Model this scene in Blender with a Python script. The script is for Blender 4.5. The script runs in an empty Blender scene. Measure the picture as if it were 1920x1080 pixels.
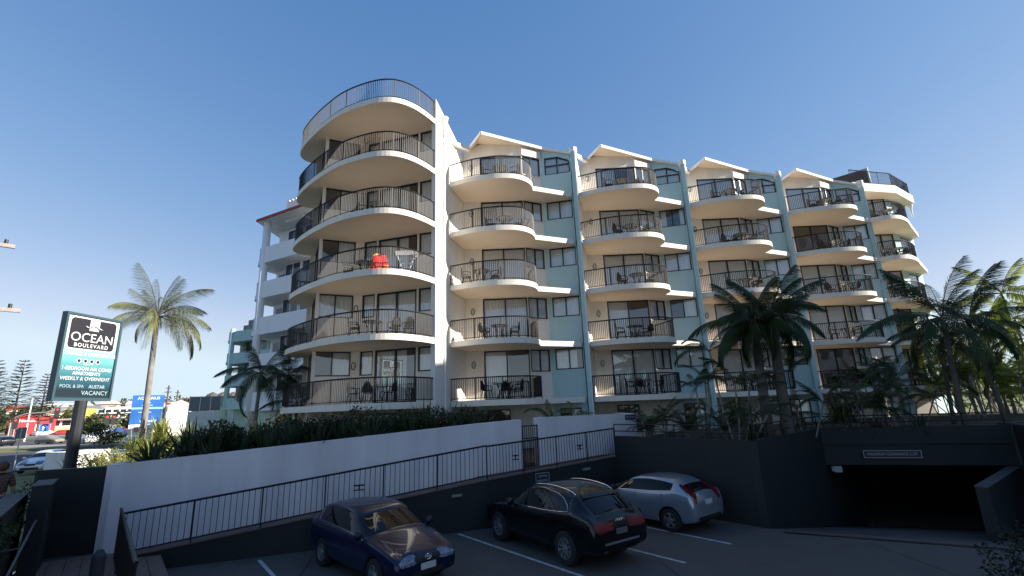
import bpy, math, random
from mathutils import Vector, Matrix
R_ = math.radians
random.seed(7)
S = bpy.context.scene
COL = S.collection

# ------------------------------------------------------------------ camera, sky, sun, exposure
cam_d = bpy.data.cameras.new('camera'); cam = bpy.data.objects.new('camera', cam_d); COL.objects.link(cam)
PIT, ROL = 0.2441, -0.0375
cp, sp, cr, sr = math.cos(PIT), math.sin(PIT), math.cos(ROL), math.sin(ROL)
fwd = Vector((0, cp, sp)); r0 = Vector((1, 0, 0)); u0 = Vector((0, -sp, cp))
rt = cr*r0 + sr*u0; upv = -sr*r0 + cr*u0
cam.matrix_world = Matrix(((rt.x, upv.x, -fwd.x, 0), (rt.y, upv.y, -fwd.y, 0), (rt.z, upv.z, -fwd.z, 3.6), (0, 0, 0, 1)))
cam_d.sensor_width = 36; cam_d.lens = 889.035/1920*36
cam_d.clip_start = 0.1; cam_d.clip_end = 6000
S.camera = cam

SUN_AZ, SUN_EL = R_(98), R_(25)
world = bpy.data.worlds.new('World'); S.world = world; world.use_nodes = True
nt = world.node_tree; nt.nodes.clear()
sky = nt.nodes.new('ShaderNodeTexSky'); sky.sky_type = 'NISHITA'; sky.sun_disc = False
sky.sun_elevation = SUN_EL; sky.sun_rotation = SUN_AZ
sky.altitude = 0; sky.air_density = 1.0; sky.dust_density = 0.05; sky.ozone_density = 2.5
bg = nt.nodes.new('ShaderNodeBackground'); bg.inputs['Strength'].default_value = 0.085
out = nt.nodes.new('ShaderNodeOutputWorld')
# per-channel response of the sky towards the deep clean blue of the photograph
sep = nt.nodes.new('ShaderNodeSeparateColor'); com = nt.nodes.new('ShaderNodeCombineColor'); nt.links.new(sky.outputs[0], sep.inputs[0])
for ch_, (ga, gg) in enumerate(((.90, 1.12), (1.13, .75), (1.86, .486))):
    pw = nt.nodes.new('ShaderNodeMath'); pw.operation = 'POWER'; pw.inputs[1].default_value = gg
    ml = nt.nodes.new('ShaderNodeMath'); ml.operation = 'MULTIPLY'; ml.inputs[1].default_value = ga
    nt.links.new(sep.outputs[ch_], pw.inputs[0]); nt.links.new(pw.outputs[0], ml.inputs[0]); nt.links.new(ml.outputs[0], com.inputs[ch_])
sp2 = nt.nodes.new('ShaderNodeSeparateColor'); nt.links.new(com.outputs[0], sp2.inputs[0]); com2 = nt.nodes.new('ShaderNodeCombineColor')
gmin = nt.nodes.new('ShaderNodeMath'); gmin.operation = 'MINIMUM'; gmin.inputs[1].default_value = 4.5
nt.links.new(sp2.outputs[1], gmin.inputs[0])
def lim(op, src, k):      # keep the low sky pale blue instead of yellow
    mu = nt.nodes.new('ShaderNodeMath'); mu.operation = 'MULTIPLY'; mu.inputs[1].default_value = k; nt.links.new(gmin.outputs[0], mu.inputs[0])
    mm = nt.nodes.new('ShaderNodeMath'); mm.operation = op; nt.links.new(src, mm.inputs[0]); nt.links.new(mu.outputs[0], mm.inputs[1]); return mm.outputs[0]

nt.links.new(lim('MINIMUM', sp2.outputs[0], .82), com2.inputs[0]); nt.links.new(gmin.outputs[0], com2.inputs[1]); nt.links.new(lim('MAXIMUM', sp2.outputs[2], 1.13), com2.inputs[2])
nt.links.new(com2.outputs[0], bg.inputs[0]); nt.links.new(bg.outputs[0], out.inputs[0])
sun_d = bpy.data.lights.new('sun', 'SUN'); sun_d.energy = 5.0; sun_d.angle = R_(0.5); sun_d.color = (1.0, 0.93, 0.83)
sun = bpy.data.objects.new('sun', sun_d); COL.objects.link(sun)
sdir = Vector((math.sin(SUN_AZ)*math.cos(SUN_EL), math.cos(SUN_AZ)*math.cos(SUN_EL), math.sin(SUN_EL)))
sun.rotation_euler = sdir.to_track_quat('Z', 'Y').to_euler(); sun.location = (60, -10, 60)
S.view_settings.view_transform = 'Standard'; S.view_settings.look = 'None'
S.view_settings.gamma = 1; S.view_settings.exposure = 1.2; S.view_settings.use_curve_mapping = False
S.render.engine = 'CYCLES'
S.cycles.max_bounces = 8; S.cycles.transparent_max_bounces = 16; S.cycles.use_denoising = True

# ------------------------------------------------------------------ materials
MATS = {}
def M(name, col, rough=.6, var=.0, scale=3., bump=0., metal=0., spec=.5, coat=0., bscale=None, detail=6.):
    if name in MATS: return MATS[name]
    m = bpy.data.materials.new(name); m.use_nodes = True; n = m.node_tree; b = n.nodes['Principled BSDF']
    b.inputs['Base Color'].default_value = (*col, 1); b.inputs['Roughness'].default_value = rough
    b.inputs['Metallic'].default_value = metal; b.inputs['Specular IOR Level'].default_value = spec
    if coat: b.inputs['Coat Weight'].default_value = coat; b.inputs['Coat Roughness'].default_value = .03
    if var or bump:
        tc = n.nodes.new('ShaderNodeTexCoord')
        nz = n.nodes.new('ShaderNodeTexNoise'); nz.inputs['Scale'].default_value = scale; nz.inputs['Detail'].default_value = detail
        n.links.new(tc.outputs['Object'], nz.inputs['Vector'])
        if var:
            cr_ = n.nodes.new('ShaderNodeValToRGB'); e = cr_.color_ramp.elements
            e[0].position = .3; e[1].position = .72
            e[0].color = (*[max(0, c*(1-var)) for c in col], 1); e[1].color = (*[min(1, c*(1+var*.7)) for c in col], 1)
            n.links.new(nz.outputs['Fac'], cr_.inputs[0]); n.links.new(cr_.outputs[0], b.inputs['Base Color'])
        if bump:
            nb = n.nodes.new('ShaderNodeTexNoise'); nb.inputs['Scale'].default_value = bscale or scale*8; nb.inputs['Detail'].default_value = 4
            n.links.new(tc.outputs['Object'], nb.inputs['Vector'])
            bp = n.nodes.new('ShaderNodeBump'); bp.inputs['Strength'].default_value = bump; bp.inputs['Distance'].default_value = .02
            n.links.new(nb.outputs['Fac'], bp.inputs['Height']); n.links.new(bp.outputs[0], b.inputs['Normal'])
    MATS[name] = m; return m

def stained(name, col, dirt, scale=1.2, streak=True, rough=.8, lo=.45, hi=.8, amt=.55):
    """paint with vertical weather streaks and blotches"""
    m = M(name, col, rough); n = m.node_tree; b = n.nodes['Principled BSDF']
    tc = n.nodes.new('ShaderNodeTexCoord'); mp = n.nodes.new('ShaderNodeMapping'); mp.inputs['Scale'].default_value = (1.6, 1.6, .16 if streak else 1.6)
    nz = n.nodes.new('ShaderNodeTexNoise'); nz.inputs['Scale'].default_value = scale*2; nz.inputs['Detail'].default_value = 8
    nz2 = n.nodes.new('ShaderNodeTexNoise'); nz2.inputs['Scale'].default_value = scale*.35; nz2.inputs['Detail'].default_value = 5
    n.links.new(tc.outputs['Object'], mp.inputs[0]); n.links.new(mp.outputs[0], nz.inputs['Vector']); n.links.new(tc.outputs['Object'], nz2.inputs['Vector'])
    mul = n.nodes.new('ShaderNodeMath'); mul.operation = 'MULTIPLY'; n.links.new(nz.outputs['Fac'], mul.inputs[0]); n.links.new(nz2.outputs['Fac'], mul.inputs[1])
    mr = n.nodes.new('ShaderNodeMapRange'); mr.inputs[1].default_value = lo*lo; mr.inputs[2].default_value = hi*hi; mr.inputs[4].default_value = amt
    n.links.new(mul.outputs[0], mr.inputs[0])
    mx = n.nodes.new('ShaderNodeMixRGB'); mx.inputs[1].default_value = (*col, 1); mx.inputs[2].default_value = (*dirt, 1)
    n.links.new(mr.outputs[0], mx.inputs[0]); n.links.new(mx.outputs[0], b.inputs['Base Color'])
    nb = n.nodes.new('ShaderNodeTexNoise'); nb.inputs['Scale'].default_value = 40; n.links.new(tc.outputs['Object'], nb.inputs['Vector'])
    bp = n.nodes.new('ShaderNodeBump'); bp.inputs['Strength'].default_value = .12; bp.inputs['Distance'].default_value = .01
    n.links.new(nb.outputs['Fac'], bp.inputs['Height']); n.links.new(bp.outputs[0], b.inputs['Normal'])
    return m

def leafmat(name, c1, c2, scale=2., trans=.3):
    if name in MATS: return MATS[name]
    m = bpy.data.materials.new(name); m.use_nodes = True; n = m.node_tree; b = n.nodes['Principled BSDF']
    tc = n.nodes.new('ShaderNodeTexCoord'); nz = n.nodes.new('ShaderNodeTexNoise'); nz.inputs['Scale'].default_value = scale; nz.inputs['Detail'].default_value = 3
    oi = n.nodes.new('ShaderNodeObjectInfo'); ad = n.nodes.new('ShaderNodeVectorMath'); ad.operation = 'ADD'
    n.links.new(tc.outputs['Object'], ad.inputs[0]); n.links.new(oi.outputs['Random'], ad.inputs[1]); n.links.new(ad.outputs[0], nz.inputs['Vector'])
    rp = n.nodes.new('ShaderNodeValToRGB'); rp.color_ramp.elements[0].position = .35; rp.color_ramp.elements[1].position = .68
    rp.color_ramp.elements[0].color = (*c1, 1); rp.color_ramp.elements[1].color = (*c2, 1)
    n.links.new(nz.outputs['Fac'], rp.inputs[0]); n.links.new(rp.outputs[0], b.inputs['Base Color'])
    b.inputs['Roughness'].default_value = .5; b.inputs['Specular IOR Level'].default_value = .35
    tr = n.nodes.new('ShaderNodeBsdfTranslucent'); n.links.new(rp.outputs[0], tr.inputs[0])
    mx = n.nodes.new('ShaderNodeMixShader'); mx.inputs[0].default_value = trans
    n.links.new(b.outputs[0], mx.inputs[1]); n.links.new(tr.outputs[0], mx.inputs[2])
    n.links.new(mx.outputs[0], n.nodes['Material Output'].inputs[0]); MATS[name] = m; return m

def glassmat(name, tint=(.98, .98, .98), base=.1):
    if name in MATS: return MATS[name]
    m = bpy.data.materials.new(name); m.use_nodes = True; n = m.node_tree; n.nodes.remove(n.nodes['Principled BSDF'])
    t = n.nodes.new('ShaderNodeBsdfTransparent'); t.inputs[0].default_value = (*tint, 1)
    g = n.nodes.new('ShaderNodeBsdfGlossy'); g.inputs['Roughness'].default_value = .015; g.inputs[0].default_value = (.95, .97, 1, 1)
    f = n.nodes.new('ShaderNodeFresnel'); f.inputs[0].default_value = 1.5
    a = n.nodes.new('ShaderNodeMath'); a.operation = 'ADD'; a.inputs[1].default_value = base; a.use_clamp = True
    mx = n.nodes.new('ShaderNodeMixShader'); n.links.new(f.outputs[0], a.inputs[0]); n.links.new(a.outputs[0], mx.inputs[0])
    n.links.new(t.outputs[0], mx.inputs[1]); n.links.new(g.outputs[0], mx.inputs[2]); n.links.new(mx.outputs[0], n.nodes['Material Output'].inputs[0])
    MATS[name] = m; return m

CREAM = stained('cream_render', (.82, .75, .65), (.36, .32, .26), .8, amt=.5, lo=.42)
WHITE = stained('white_render', (.82, .79, .74), (.40, .37, .33), .8, amt=.45, lo=.42)
RAMPW = stained('garden_wall_paint', (.74, .69, .71), (.34, .32, .32), .7, amt=.75, lo=.36, hi=.78)
SOFF = M('soffit_paint', (.84, .70, .55), .85, .05, .6)
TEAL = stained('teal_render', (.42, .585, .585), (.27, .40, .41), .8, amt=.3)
TEALE = M('sunlit_teal_edge', (.58, .72, .74), .7, .05)  # paler teal puts the sun on the narrow column edge into the colour
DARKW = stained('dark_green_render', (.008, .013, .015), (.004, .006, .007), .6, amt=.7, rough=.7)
DARKT = M('dark_cap_paint', (.05, .055, .06), .75, .25, 2.)
RAIL = M('bronze_rail', (.012, .011, .011), .5, spec=.3)
BLACK = M('black_frame', (.012, .012, .014), .35)
FRAME = M('dark_window_frame', (.018, .02, .026), .35, metal=.2)
GLASS = glassmat('window_glass', base=.10)
BLIND = leafmat('blind_fabric', (.90,.87,.81), (.93,.91,.86), 2., .05)
ROOM = M('room_plaster', (.60, .52, .43), .9)
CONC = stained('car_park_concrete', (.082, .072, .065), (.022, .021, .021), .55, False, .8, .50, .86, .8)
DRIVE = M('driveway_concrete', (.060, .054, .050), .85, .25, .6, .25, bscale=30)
LINE = M('line_paint', (.42, .43, .44), .8, .35, 6.)
ASPH = M('road_asphalt', (.055, .055, .058), .9, .2, .3, .2, bscale=40)
PATHM = M('footpath_concrete', (.26, .25, .23), .9, .2, .6)
GRASS = M('verge_grass', (.13, .14, .045), .95, .45, .35, .6, bscale=12)
SOIL = M('garden_soil', (.03, .024, .018), .95, .4, 2., .6)
TILE = M('ramp_paver', (.16, .105, .085), .85, .25, 4.)
STEEL = M('galvanised_steel', (.45, .46, .47), .4, .1, 5., metal=.7)
LETTER = M('white_lettering', (.78, .78, .78), .6)

# ------------------------------------------------------------------ mesh builder
class MB:
    def __init__(s): s.v = []; s.f = []; s.m = []
    def add(s, vs, fs, mi=0):
        o = len(s.v); s.v += [tuple(v) for v in vs]; s.f += [tuple(i+o for i in f) for f in fs]; s.m += [mi]*len(fs)
    def box(s, x0, x1, y0, y1, z0, z1, mi=0):
        s.add([(x0,y0,z0),(x1,y0,z0),(x1,y1,z0),(x0,y1,z0),(x0,y0,z1),(x1,y0,z1),(x1,y1,z1),(x0,y1,z1)],
              [(0,3,2,1),(4,5,6,7),(0,1,5,4),(1,2,6,5),(2,3,7,6),(3,0,4,7)], mi)
    def prism(s, poly, z0, z1, mi=0, mtop=None, mbot=None):
        a = sum(poly[i][0]*poly[(i+1)%len(poly)][1]-poly[(i+1)%len(poly)][0]*poly[i][1] for i in range(len(poly)))
        if a < 0: poly = poly[::-1]
        n = len(poly); zt = z1 if isinstance(z1, (list, tuple)) else [z1]*n
        if a < 0 and isinstance(z1, (list, tuple)): zt = zt[::-1]
        vs = [(p[0],p[1],z0) for p in poly]+[(p[0],p[1],zt[i]) for i, p in enumerate(poly)]
        s.add(vs, [(i,(i+1)%n,n+(i+1)%n,n+i) for i in range(n)], mi)
        s.add(vs[:n], [tuple(range(n))[::-1]], mi if mbot is None else mbot)
        s.add(vs[n:], [tuple(range(n))], mi if mtop is None else mtop)
    def obox(s, A, B, d0, d1, z0, z1, mi=0, za=None, zb=None):
        """box along A->B, depth d0..d1 to the right-hand normal; za/zb = sloping (bottom,top) at A and B"""
        A = Vector(A[:2]); B = Vector(B[:2]); t = (B-A).normalized(); n = Vector((t.y, -t.x))
        a0, a1 = za or (z0, z1); b0, b1 = zb or (z0, z1)
        p = [A+n*d1, B+n*d1, B+n*d0, A+n*d0]
        zs = [(a0,a1),(b0,b1),(b0,b1),(a0,a1)]
        s.add([(q.x,q.y,z[0]) for q, z in zip(p, zs)]+[(q.x,q.y,z[1]) for q, z in zip(p, zs)],
              [(0,3,2,1),(4,5,6,7),(0,1,5,4),(1,2,6,5),(2,3,7,6),(3,0,4,7)], mi)
    def tube(s, pts, r, n=6, mi=0, r2=None, cap=True):
        pts = [Vector(p) for p in pts]; k = len(pts); rings = []
        for i, p in enumerate(pts):
            d = (pts[min(i+1,k-1)]-pts[max(i-1,0)]).normalized()
            a = Vector((0,0,1)) if abs(d.z) < .9 else Vector((1,0,0))
            x = d.cross(a).normalized(); y = d.cross(x)
            rr = r[i] if isinstance(r, (list, tuple)) else (r if r2 is None else r+(r2-r)*i/max(1,k-1))
            rings.append([p+x*rr*math.cos(2*math.pi*j/n)+y*rr*math.sin(2*math.pi*j/n) for j in range(n)])
        vs = [v for rg in rings for v in rg]; fs = []
        for i in range(k-1):
            for j in range(n):
                fs.append((i*n+j, (i+1)*n+j, (i+1)*n+(j+1)%n, i*n+(j+1)%n))
        if cap: fs += [tuple(range(n)), tuple(range((k-1)*n, k*n))[::-1]]
        s.add(vs, fs, mi)
    def disc(s, c, r, z, n=16, mi=0): s.add([(c[0]+r*math.cos(2*math.pi*i/n), c[1]+r*math.sin(2*math.pi*i/n), z) for i in range(n)], [tuple(range(n))], mi)
    def blade(s, p, d, up, L, w, droop, n=3, mi=0, fold=0.):
        """tapering leaf blade from p along d drooping down"""
        p = Vector(p); d = Vector(d).normalized(); side = d.cross(Vector(up))
        if side.length < 1e-4: side = Vector((1,0,0))
        side.normalize(); vs = []; q = p.copy(); dd = d.copy()
        for i in range(n+1):
            t = i/n; ww = w*(0.55+1.2*t-1.75*t*t) if i < n else w*.03
            vs += [q-side*ww, q+side*ww]
            dd = (dd+Vector((0,0,-droop/n))).normalized(); q = q+dd*(L/n)
        s.add(vs, [(2*i, 2*i+1, 2*i+3, 2*i+2) for i in range(n)], mi)
    def mesh(s, name, mats, smooth=False):
        me = bpy.data.meshes.new(name); me.from_pydata(s.v, [], s.f); me.update()
        for m in (mats if isinstance(mats, (list, tuple)) else [mats]): me.materials.append(m)
        if any(s.m): me.polygons.foreach_set('material_index', s.m)
        if smooth: me.polygons.foreach_set('use_smooth', [True]*len(me.polygons))
        return me

def ob(name, me, parent=None, loc=(0,0,0), rot=(0,0,0), sc=None, label=None):
    o = bpy.data.objects.new(name, me); COL.objects.link(o); o.location = loc; o.rotation_euler = rot
    if sc is not None: o.scale = (sc, sc, sc) if not isinstance(sc, (tuple, list)) else sc
    if parent is not None: o.parent = parent
    if label: o['label'] = label
    return o
def tag(o, label, cat, group=None):
    o['label'] = label; o['category'] = cat
    if group: o['group'] = group
    return o
def thing(name, loc, label, cat, group=None, rz=0):
    return tag(ob(name, None, None, loc, (0,0,rz)), label, cat, group)
def struct(name, mb, mats, kind='structure', parent=None):
    o = ob(name, mb.mesh(name, mats) if isinstance(mb, MB) else mb, parent); o['kind'] = kind; return o
def children_of(root): return [c for c in CH.get(root.name, [])]
def copy_thing(root, loc, rz, label, group=None):
    def cp_(o, par):
        c = o.copy(); COL.objects.link(c); c.parent = par
        for k in o.children: cp_(k, c)
        return c
    c = cp_(root, None); c.location = loc; c.rotation_euler = (0,0,rz); c['label'] = label
    if group: c['group'] = group
    return c

FONTS = {}
def text_mesh(txt, size, mat, bold=False, align='CENTER', ext=.003, sx=1., shear=0., space=1.):
    cu = bpy.data.curves.new('lettering', 'FONT'); cu.body = txt; cu.size = size; cu.align_x = align; cu.align_y = 'CENTER'; cu.extrude = ext
    cu.resolution_u = 3; cu.shear = shear; cu.space_character = space
    if bold: cu.offset = size*.012
    o = bpy.data.objects.new('lettering', cu); COL.objects.link(o)
    dg = bpy.context.evaluated_depsgraph_get(); me = bpy.data.meshes.new_from_object(o.evaluated_get(dg))
    bpy.data.objects.remove(o); me.materials.clear(); me.materials.append(mat)
    if sx != 1.: me.transform(Matrix.Diagonal((sx, 1, 1, 1)))
    return me
def face_matrix(origin, xdir):
    """frame with local x along xdir (horizontal), local y up, local z outward"""
    x = Vector((xdir[0], xdir[1], 0)).normalized(); y = Vector((0,0,1)); z = x.cross(y)
    m = Matrix((x, y, z)).transposed().to_4x4(); m.translation = Vector(origin); return m
def put(o, m): o.matrix_local = m; return o

def railing_mb(path, h=1.0, sp=.095, post=1.25, rb=.0135, gap=.09, rt_=.032, posts_at=None):
    """path: 3D polyline of floor level points"""
    mb = MB(); P = [Vector(p) for p in path]
    mb.tube([p+Vector((0,0,h)) for p in P], rt_, 6); mb.tube([p+Vector((0,0,gap)) for p in P], .018, 4)
    L = [0.]
    for a, b in zip(P, P[1:]): L.append(L[-1]+(b-a).length)
    def at(t):
        for i in range(len(P)-1):
            if t <= L[i+1] or i == len(P)-2:
                k = (t-L[i])/max(1e-6, L[i+1]-L[i]); return P[i].lerp(P[i+1], k)
    n = max(2, int(L[-1]/sp))
    for i in range(1, n):
        p = at(L[-1]*i/n); mb.add([(p.x+rb*c, p.y+rb*s, p.z+z) for z in (gap, h-.01) for c, s in ((1,0),(0,1),(-1,0),(0,-1))],
                                  [(0,1,5,4),(1,2,6,5),(2,3,7,6),(3,0,4,7)])
    n = max(1, round(L[-1]/post))
    for i in range(n+1):
        p = at(min(L[-1]-1e-3, L[-1]*i/n)); mb.tube([p, p+Vector((0,0,h))], .02, 4)
    return mb
# ------------------------------------------------------------------ ground, road, terrain
ZR = .35; U = 1.383                                  # level of the street, above the sunken car park (z = 0); factor scales the street about the camera
g = MB()
g.prism([(-2500,-300),(-13.2,-300),(-13.2,13.2),(-13.2,24.5),(2500,24.5),(2500,3000),(-2500,3000)], -.1, .2)
struct('ground', g, [GRASS])
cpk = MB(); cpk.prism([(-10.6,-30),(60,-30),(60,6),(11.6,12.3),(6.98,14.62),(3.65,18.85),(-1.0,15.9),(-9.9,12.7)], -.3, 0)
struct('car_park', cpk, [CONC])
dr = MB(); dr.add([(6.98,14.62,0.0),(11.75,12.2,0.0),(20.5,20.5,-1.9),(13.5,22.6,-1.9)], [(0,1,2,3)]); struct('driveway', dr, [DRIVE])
# drain channel across the top of the driveway
dc = MB(); dc.obox((7.15,14.2),(11.5,11.95), -.02,.12, .004,.012); struct('drain_channel', dc, [BLACK])
# painted bay lines
for a, b in [((-6.75,13.44),(-4.2,10.2)), ((-1.85,15.3),(1.9,10.6)), ((3.3,15.75),(5.32,13.3)), ((1.2,15.05),(3.7,12.0))]:
    l = MB(); l.obox(a, b, -.045, .045, .004, .008); o = struct('bay_line', l, [LINE])
# main road, far carriageway, islands (street level)
def strip(name, poly, z, mat):
    b = MB(); b.prism([(x*U, y*U) for x, y in poly], z-.2, z); return struct(name, b, [mat])
strip('road', [(-260,150),(-120,118),(-60,70),(-40,49),(-24.2,22),(-15,-2),(-15,-80),(-60,-80),(-200,60),(-420,160),(-900,420),(-900,900),(-420,420)], ZR-.06, ASPH)
strip('grass_island', [(-64,33),(-44.5,46),(-40.5,48.5),(-41,50.5),(-46,51.5),(-60,50),(-90,42)], ZR+.04, GRASS)
strip('footpath_far', [(-61,50.6),(-46,52.2),(-39,50.6),(-35,50.5),(-32,55),(-55,57),(-90,50)], ZR+.02, PATHM)
strip('verge', [(-140,68),(-72,77),(-62,77),(-62,79.5),(-75,84),(-130,92),(-200,90)], ZR+.05, GRASS)
strip('footpath', [(-19,16),(-17.5,16.3),(-11,1),(-13,0)], ZR-.02, PATHM)
strip('car_park_far', [(-180,96),(-75,88),(-70,120),(-110,175),(-260,175)], ZR+.03, PATHM)

bk_v = MB(); bk_v.prism([(-12.7,13.0),(-7.5,6.0),(-9.8,4.2),(-17.5,12.5),(-15.2,15.6)], .1, 1.02); struct('verge_bank', bk_v, [GRASS])
# ------------------------------------------------------------------ the apartment building
e_ = Vector((.9618, .2737)); n_ = Vector((.2737, -.9618))
BP = [Vector(p) for p in [(-3.035,22.447),(3.839,24.266),(10.681,26.234),(17.502,28.173),(24.281,30.22)]]
Z1 = 3.915; FH = 2.75
def zf(k): return Z1+FH*(k-1)
def V(s, d): q = e_*s+n_*d; return (q.x, q.y)
P0 = BP[0]
bld = thing('apartment_building', (P0.x, P0.y, 0), 'cream and teal seven-storey apartment block with curved balconies and sawtooth bays', 'apartment building')
def off(i, z=0): q = BP[i]-P0; return (q.x, q.y, z)

def wall(mb, A, B, z0, z1, holes=(), th=.16, mi=0):
    """A->B seen left to right; holes (u0,u1,za,zb)"""
    A = Vector(A); B = Vector(B); L = (B-A).length; t = (B-A)/L; n = Vector((t.y, -t.x))
    us = sorted({0, L, *[min(L, max(0, h[0])) for h in holes], *[min(L, max(0, h[1])) for h in holes]})
    zs = sorted({z0, z1, *[h[2] for h in holes], *[h[3] for h in holes]})
    def solid(i, j):
        if i < 0 or j < 0 or i >= len(us)-1 or j >= len(zs)-1: return False
        u = (us[i]+us[i+1])/2; z = (zs[j]+zs[j+1])/2
        return not any(h[0] < u < h[1] and h[2] < z < h[3] for h in holes)
    def P(u, d, z): q = A+t*u+n*d; return (q.x, q.y, z)
    for i in range(len(us)-1):
        for j in range(len(zs)-1):
            if not solid(i, j): continue
            a, b, c, d = us[i], us[i+1], zs[j], zs[j+1]
            mb.add([P(a,0,c),P(b,0,c),P(b,0,d),P(a,0,d)], [(0,1,2,3)], mi)
            mb.add([P(a,-th,c),P(b,-th,c),P(b,-th,d),P(a,-th,d)], [(3,2,1,0)], mi)
            if not solid(i-1,j): mb.add([P(a,0,c),P(a,-th,c),P(a,-th,d),P(a,0,d)], [(3,2,1,0)], mi)
            if not solid(i+1,j): mb.add([P(b,0,c),P(b,-th,c),P(b,-th,d),P(b,0,d)], [(0,1,2,3)], mi)
            if not solid(i,j-1): mb.add([P(a,0,c),P(b,0,c),P(b,-th,c),P(a,-th,c)], [(3,2,1,0)], mi)
            if not solid(i,j+1): mb.add([P(a,0,d),P(b,0,d),P(b,-th,d),P(a,-th,d)], [(0,1,2,3)], mi)

WC = {}
def win_meshes(key, A, B, u0, u1, z0, z1, n=2, var='closed', bar=.05, zbar=None, slope=None):
    k = (key, var)
    if k in WC: return WC[k]
    A = Vector(A); B = Vector(B); t = (B-A).normalized(); nn = Vector((t.y, -t.x))
    def pt(u): q = A+t*u; return (q.x, q.y)
    fr = MB(); w = (u1-u0)/n
    fr.obox(pt(u0), pt(u1), -.10, -.03, z0, z0+bar)
    if slope: 
        um = (u0+u1)/2
        fr.obox(pt(u0), pt(um), -.10, -.03, z1-bar, z1); fr.obox(pt(um), pt(u1), -.10, -.03, 0, 0, za=(z1-bar, z1), zb=(slope-bar, slope))
    else: fr.obox(pt(u0), pt(u1), -.10, -.03, z1-bar, z1)
    for i in range(n+1):
        c = u0+w*i; c0, c1 = (c, c+bar) if i == 0 else ((c-bar, c) if i == n else (c-bar*.6, c+bar*.6))
        top = slope if (slope and i == n) else z1
        fr.obox(pt(c0), pt(c1), -.098 if 0 < i < n else -.10, -.028 if 0 < i < n else -.03, z0+bar, top-bar)
    if zbar:
        for i in range(n): fr.obox(pt(u0+w*i+bar), pt(u0+w*(i+1)-bar), -.09, -.035, zbar-.03, zbar+.03)
    panes = []
    for i in range(n):
        p = MB(); a, b = pt(u0+w*i+.02), pt(u0+w*(i+1)-.02)
        zt0 = zt1 = z1-.02
        if slope and i == n-1: zt1 = slope-.02
        q0 = Vector(a)+nn*(-.06-.015*(i % 2)); q1 = Vector(b)+nn*(-.06-.015*(i % 2))
        p.add([(q0.x,q0.y,z0+.02),(q1.x,q1.y,z0+.02),(q1.x,q1.y,zt1),(q0.x,q0.y,zt0)], [(0,1,2,3)])
        panes.append(p.mesh('pane', GLASS))
    bl = None
    if var != 'none':
        b = MB(); lo = {'closed': [(0,1)], 'left': [(0,.5)], 'right': [(.5,1)], 'edges': [(0,.22),(.8,1)], 'most': [(0,.72)]}[var]
        W = u1-u0
        for a0, a1 in lo:
            m = max(2, int((a1-a0)*W/.11)); prev = None
            for j in range(m+1):
                u = u0+W*(a0+(a1-a0)*j/m); zt = z1 if not slope or u < (u0+u1)/2 else z1+(slope-z1)*((u-(u0+u1)/2)/((u1-u0)/2))
                for dd in ((-.15, -.12) if j % 1 == 0 else (-.15,)):
                    q = A+t*(u+(0 if dd == -.15 else .075))+nn*dd
                    cur = [(q.x,q.y,z0+.04),(q.x,q.y,zt-.03)]
                    if prev and (dd == -.12 or True): b.add(prev+cur[::-1], [(0,3,2,1)])
                    prev = cur
        bl = b.mesh('blind', BLIND)
    WC[k] = (fr.mesh('window_frame', FRAME), panes, bl); return WC[k]
def place_win(name, i, z, *a, **k):
    fr, panes, bl = win_meshes(*a, **k)
    w = ob(name, fr, bld, off(i, z))
    for p in panes: ob('pane', p, w)
    if bl: ob('blind', bl, w)
    return w

# plan points of a bay (s along the facade, d out towards the street)
S0, S1, K_, N1, Q_, T1 = V(0,0), V(1.05,-1.70), V(4.2,-.75), V(5.4,-.95), V(5.5,-.92), V(6.9,-.13)
outl = [(0.02,.08),(.5,.5),(1,.9),(1.5,1.2),(2.05,1.46),(2.6,1.6),(3.1,1.63),(3.55,1.5),(3.95,1.22),(4.22,.85),(4.36,.5)]
def smooth(pts, m=3):
    o = []
    for i in range(len(pts)-1):
        p0 = Vector(pts[max(0,i-1)]); p1 = Vector(pts[i]); p2 = Vector(pts[i+1]); p3 = Vector(pts[min(len(pts)-1,i+2)])
        for j in range(m):
            t = j/m; o.append(tuple(.5*((2*p1)+(p2-p0)*t+(2*p0-5*p1+4*p2-p3)*t*t+(3*p1-p0-3*p2+p3)*t**3)))
    return o+[tuple(pts[-1])]
so = smooth(outl)
slab_poly = [V(*p) for p in so]+[V(6.66,.16), V(6.66,-.29), V(5.5,-.935), V(5.4,-.965), V(4.2,-.765), V(1.06,-1.715)]
slab_mb = MB(); slab_mb.prism(slab_poly, -.26, 0, 0, 2, 1); SLAB = slab_mb.mesh('balcony', [CREAM, SOFF, ROOM])
so2 = smooth([(0.02,.08),(.5,.5),(1,.92),(1.5,1.24),(2.05,1.52),(2.6,1.72),(3.15,1.82),(3.7,1.72),(4.15,1.42),(4.42,1.0),(4.5,.48)])
slab2 = MB(); slab2.prism([V(*p) for p in so2]+slab_poly[len(so):], -.26, 0, 0, 2, 1); SLAB2 = slab2.mesh('balcony', [CREAM, SOFF, ROOM])
RAIL2 = railing_mb([(*V(p[0]-.03 if p[0] > 3.5 else p[0]+.02, p[1]-.08), 0) for p in so2[:-1]]+[(*V(4.4,.35),0),(*V(4.36,-.70),0)]).mesh('railing', RAIL)
inset = [V(p[0]-.03 if p[0] > 3.5 else p[0]+.02, p[1]-.08) for p in so[:-1]]
RAILM = railing_mb([(p[0],p[1],0) for p in inset]+[(*V(4.27,.35),0),(*V(4.3,-.70),0)]).mesh('railing', RAIL)
plate_poly = [V(1.06,-1.9), V(4.2,-.93), V(5.45,-1.12), V(6.85,-.32), V(8.0,-2.0), V(8.0,-7), V(1.0,-7)]
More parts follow.
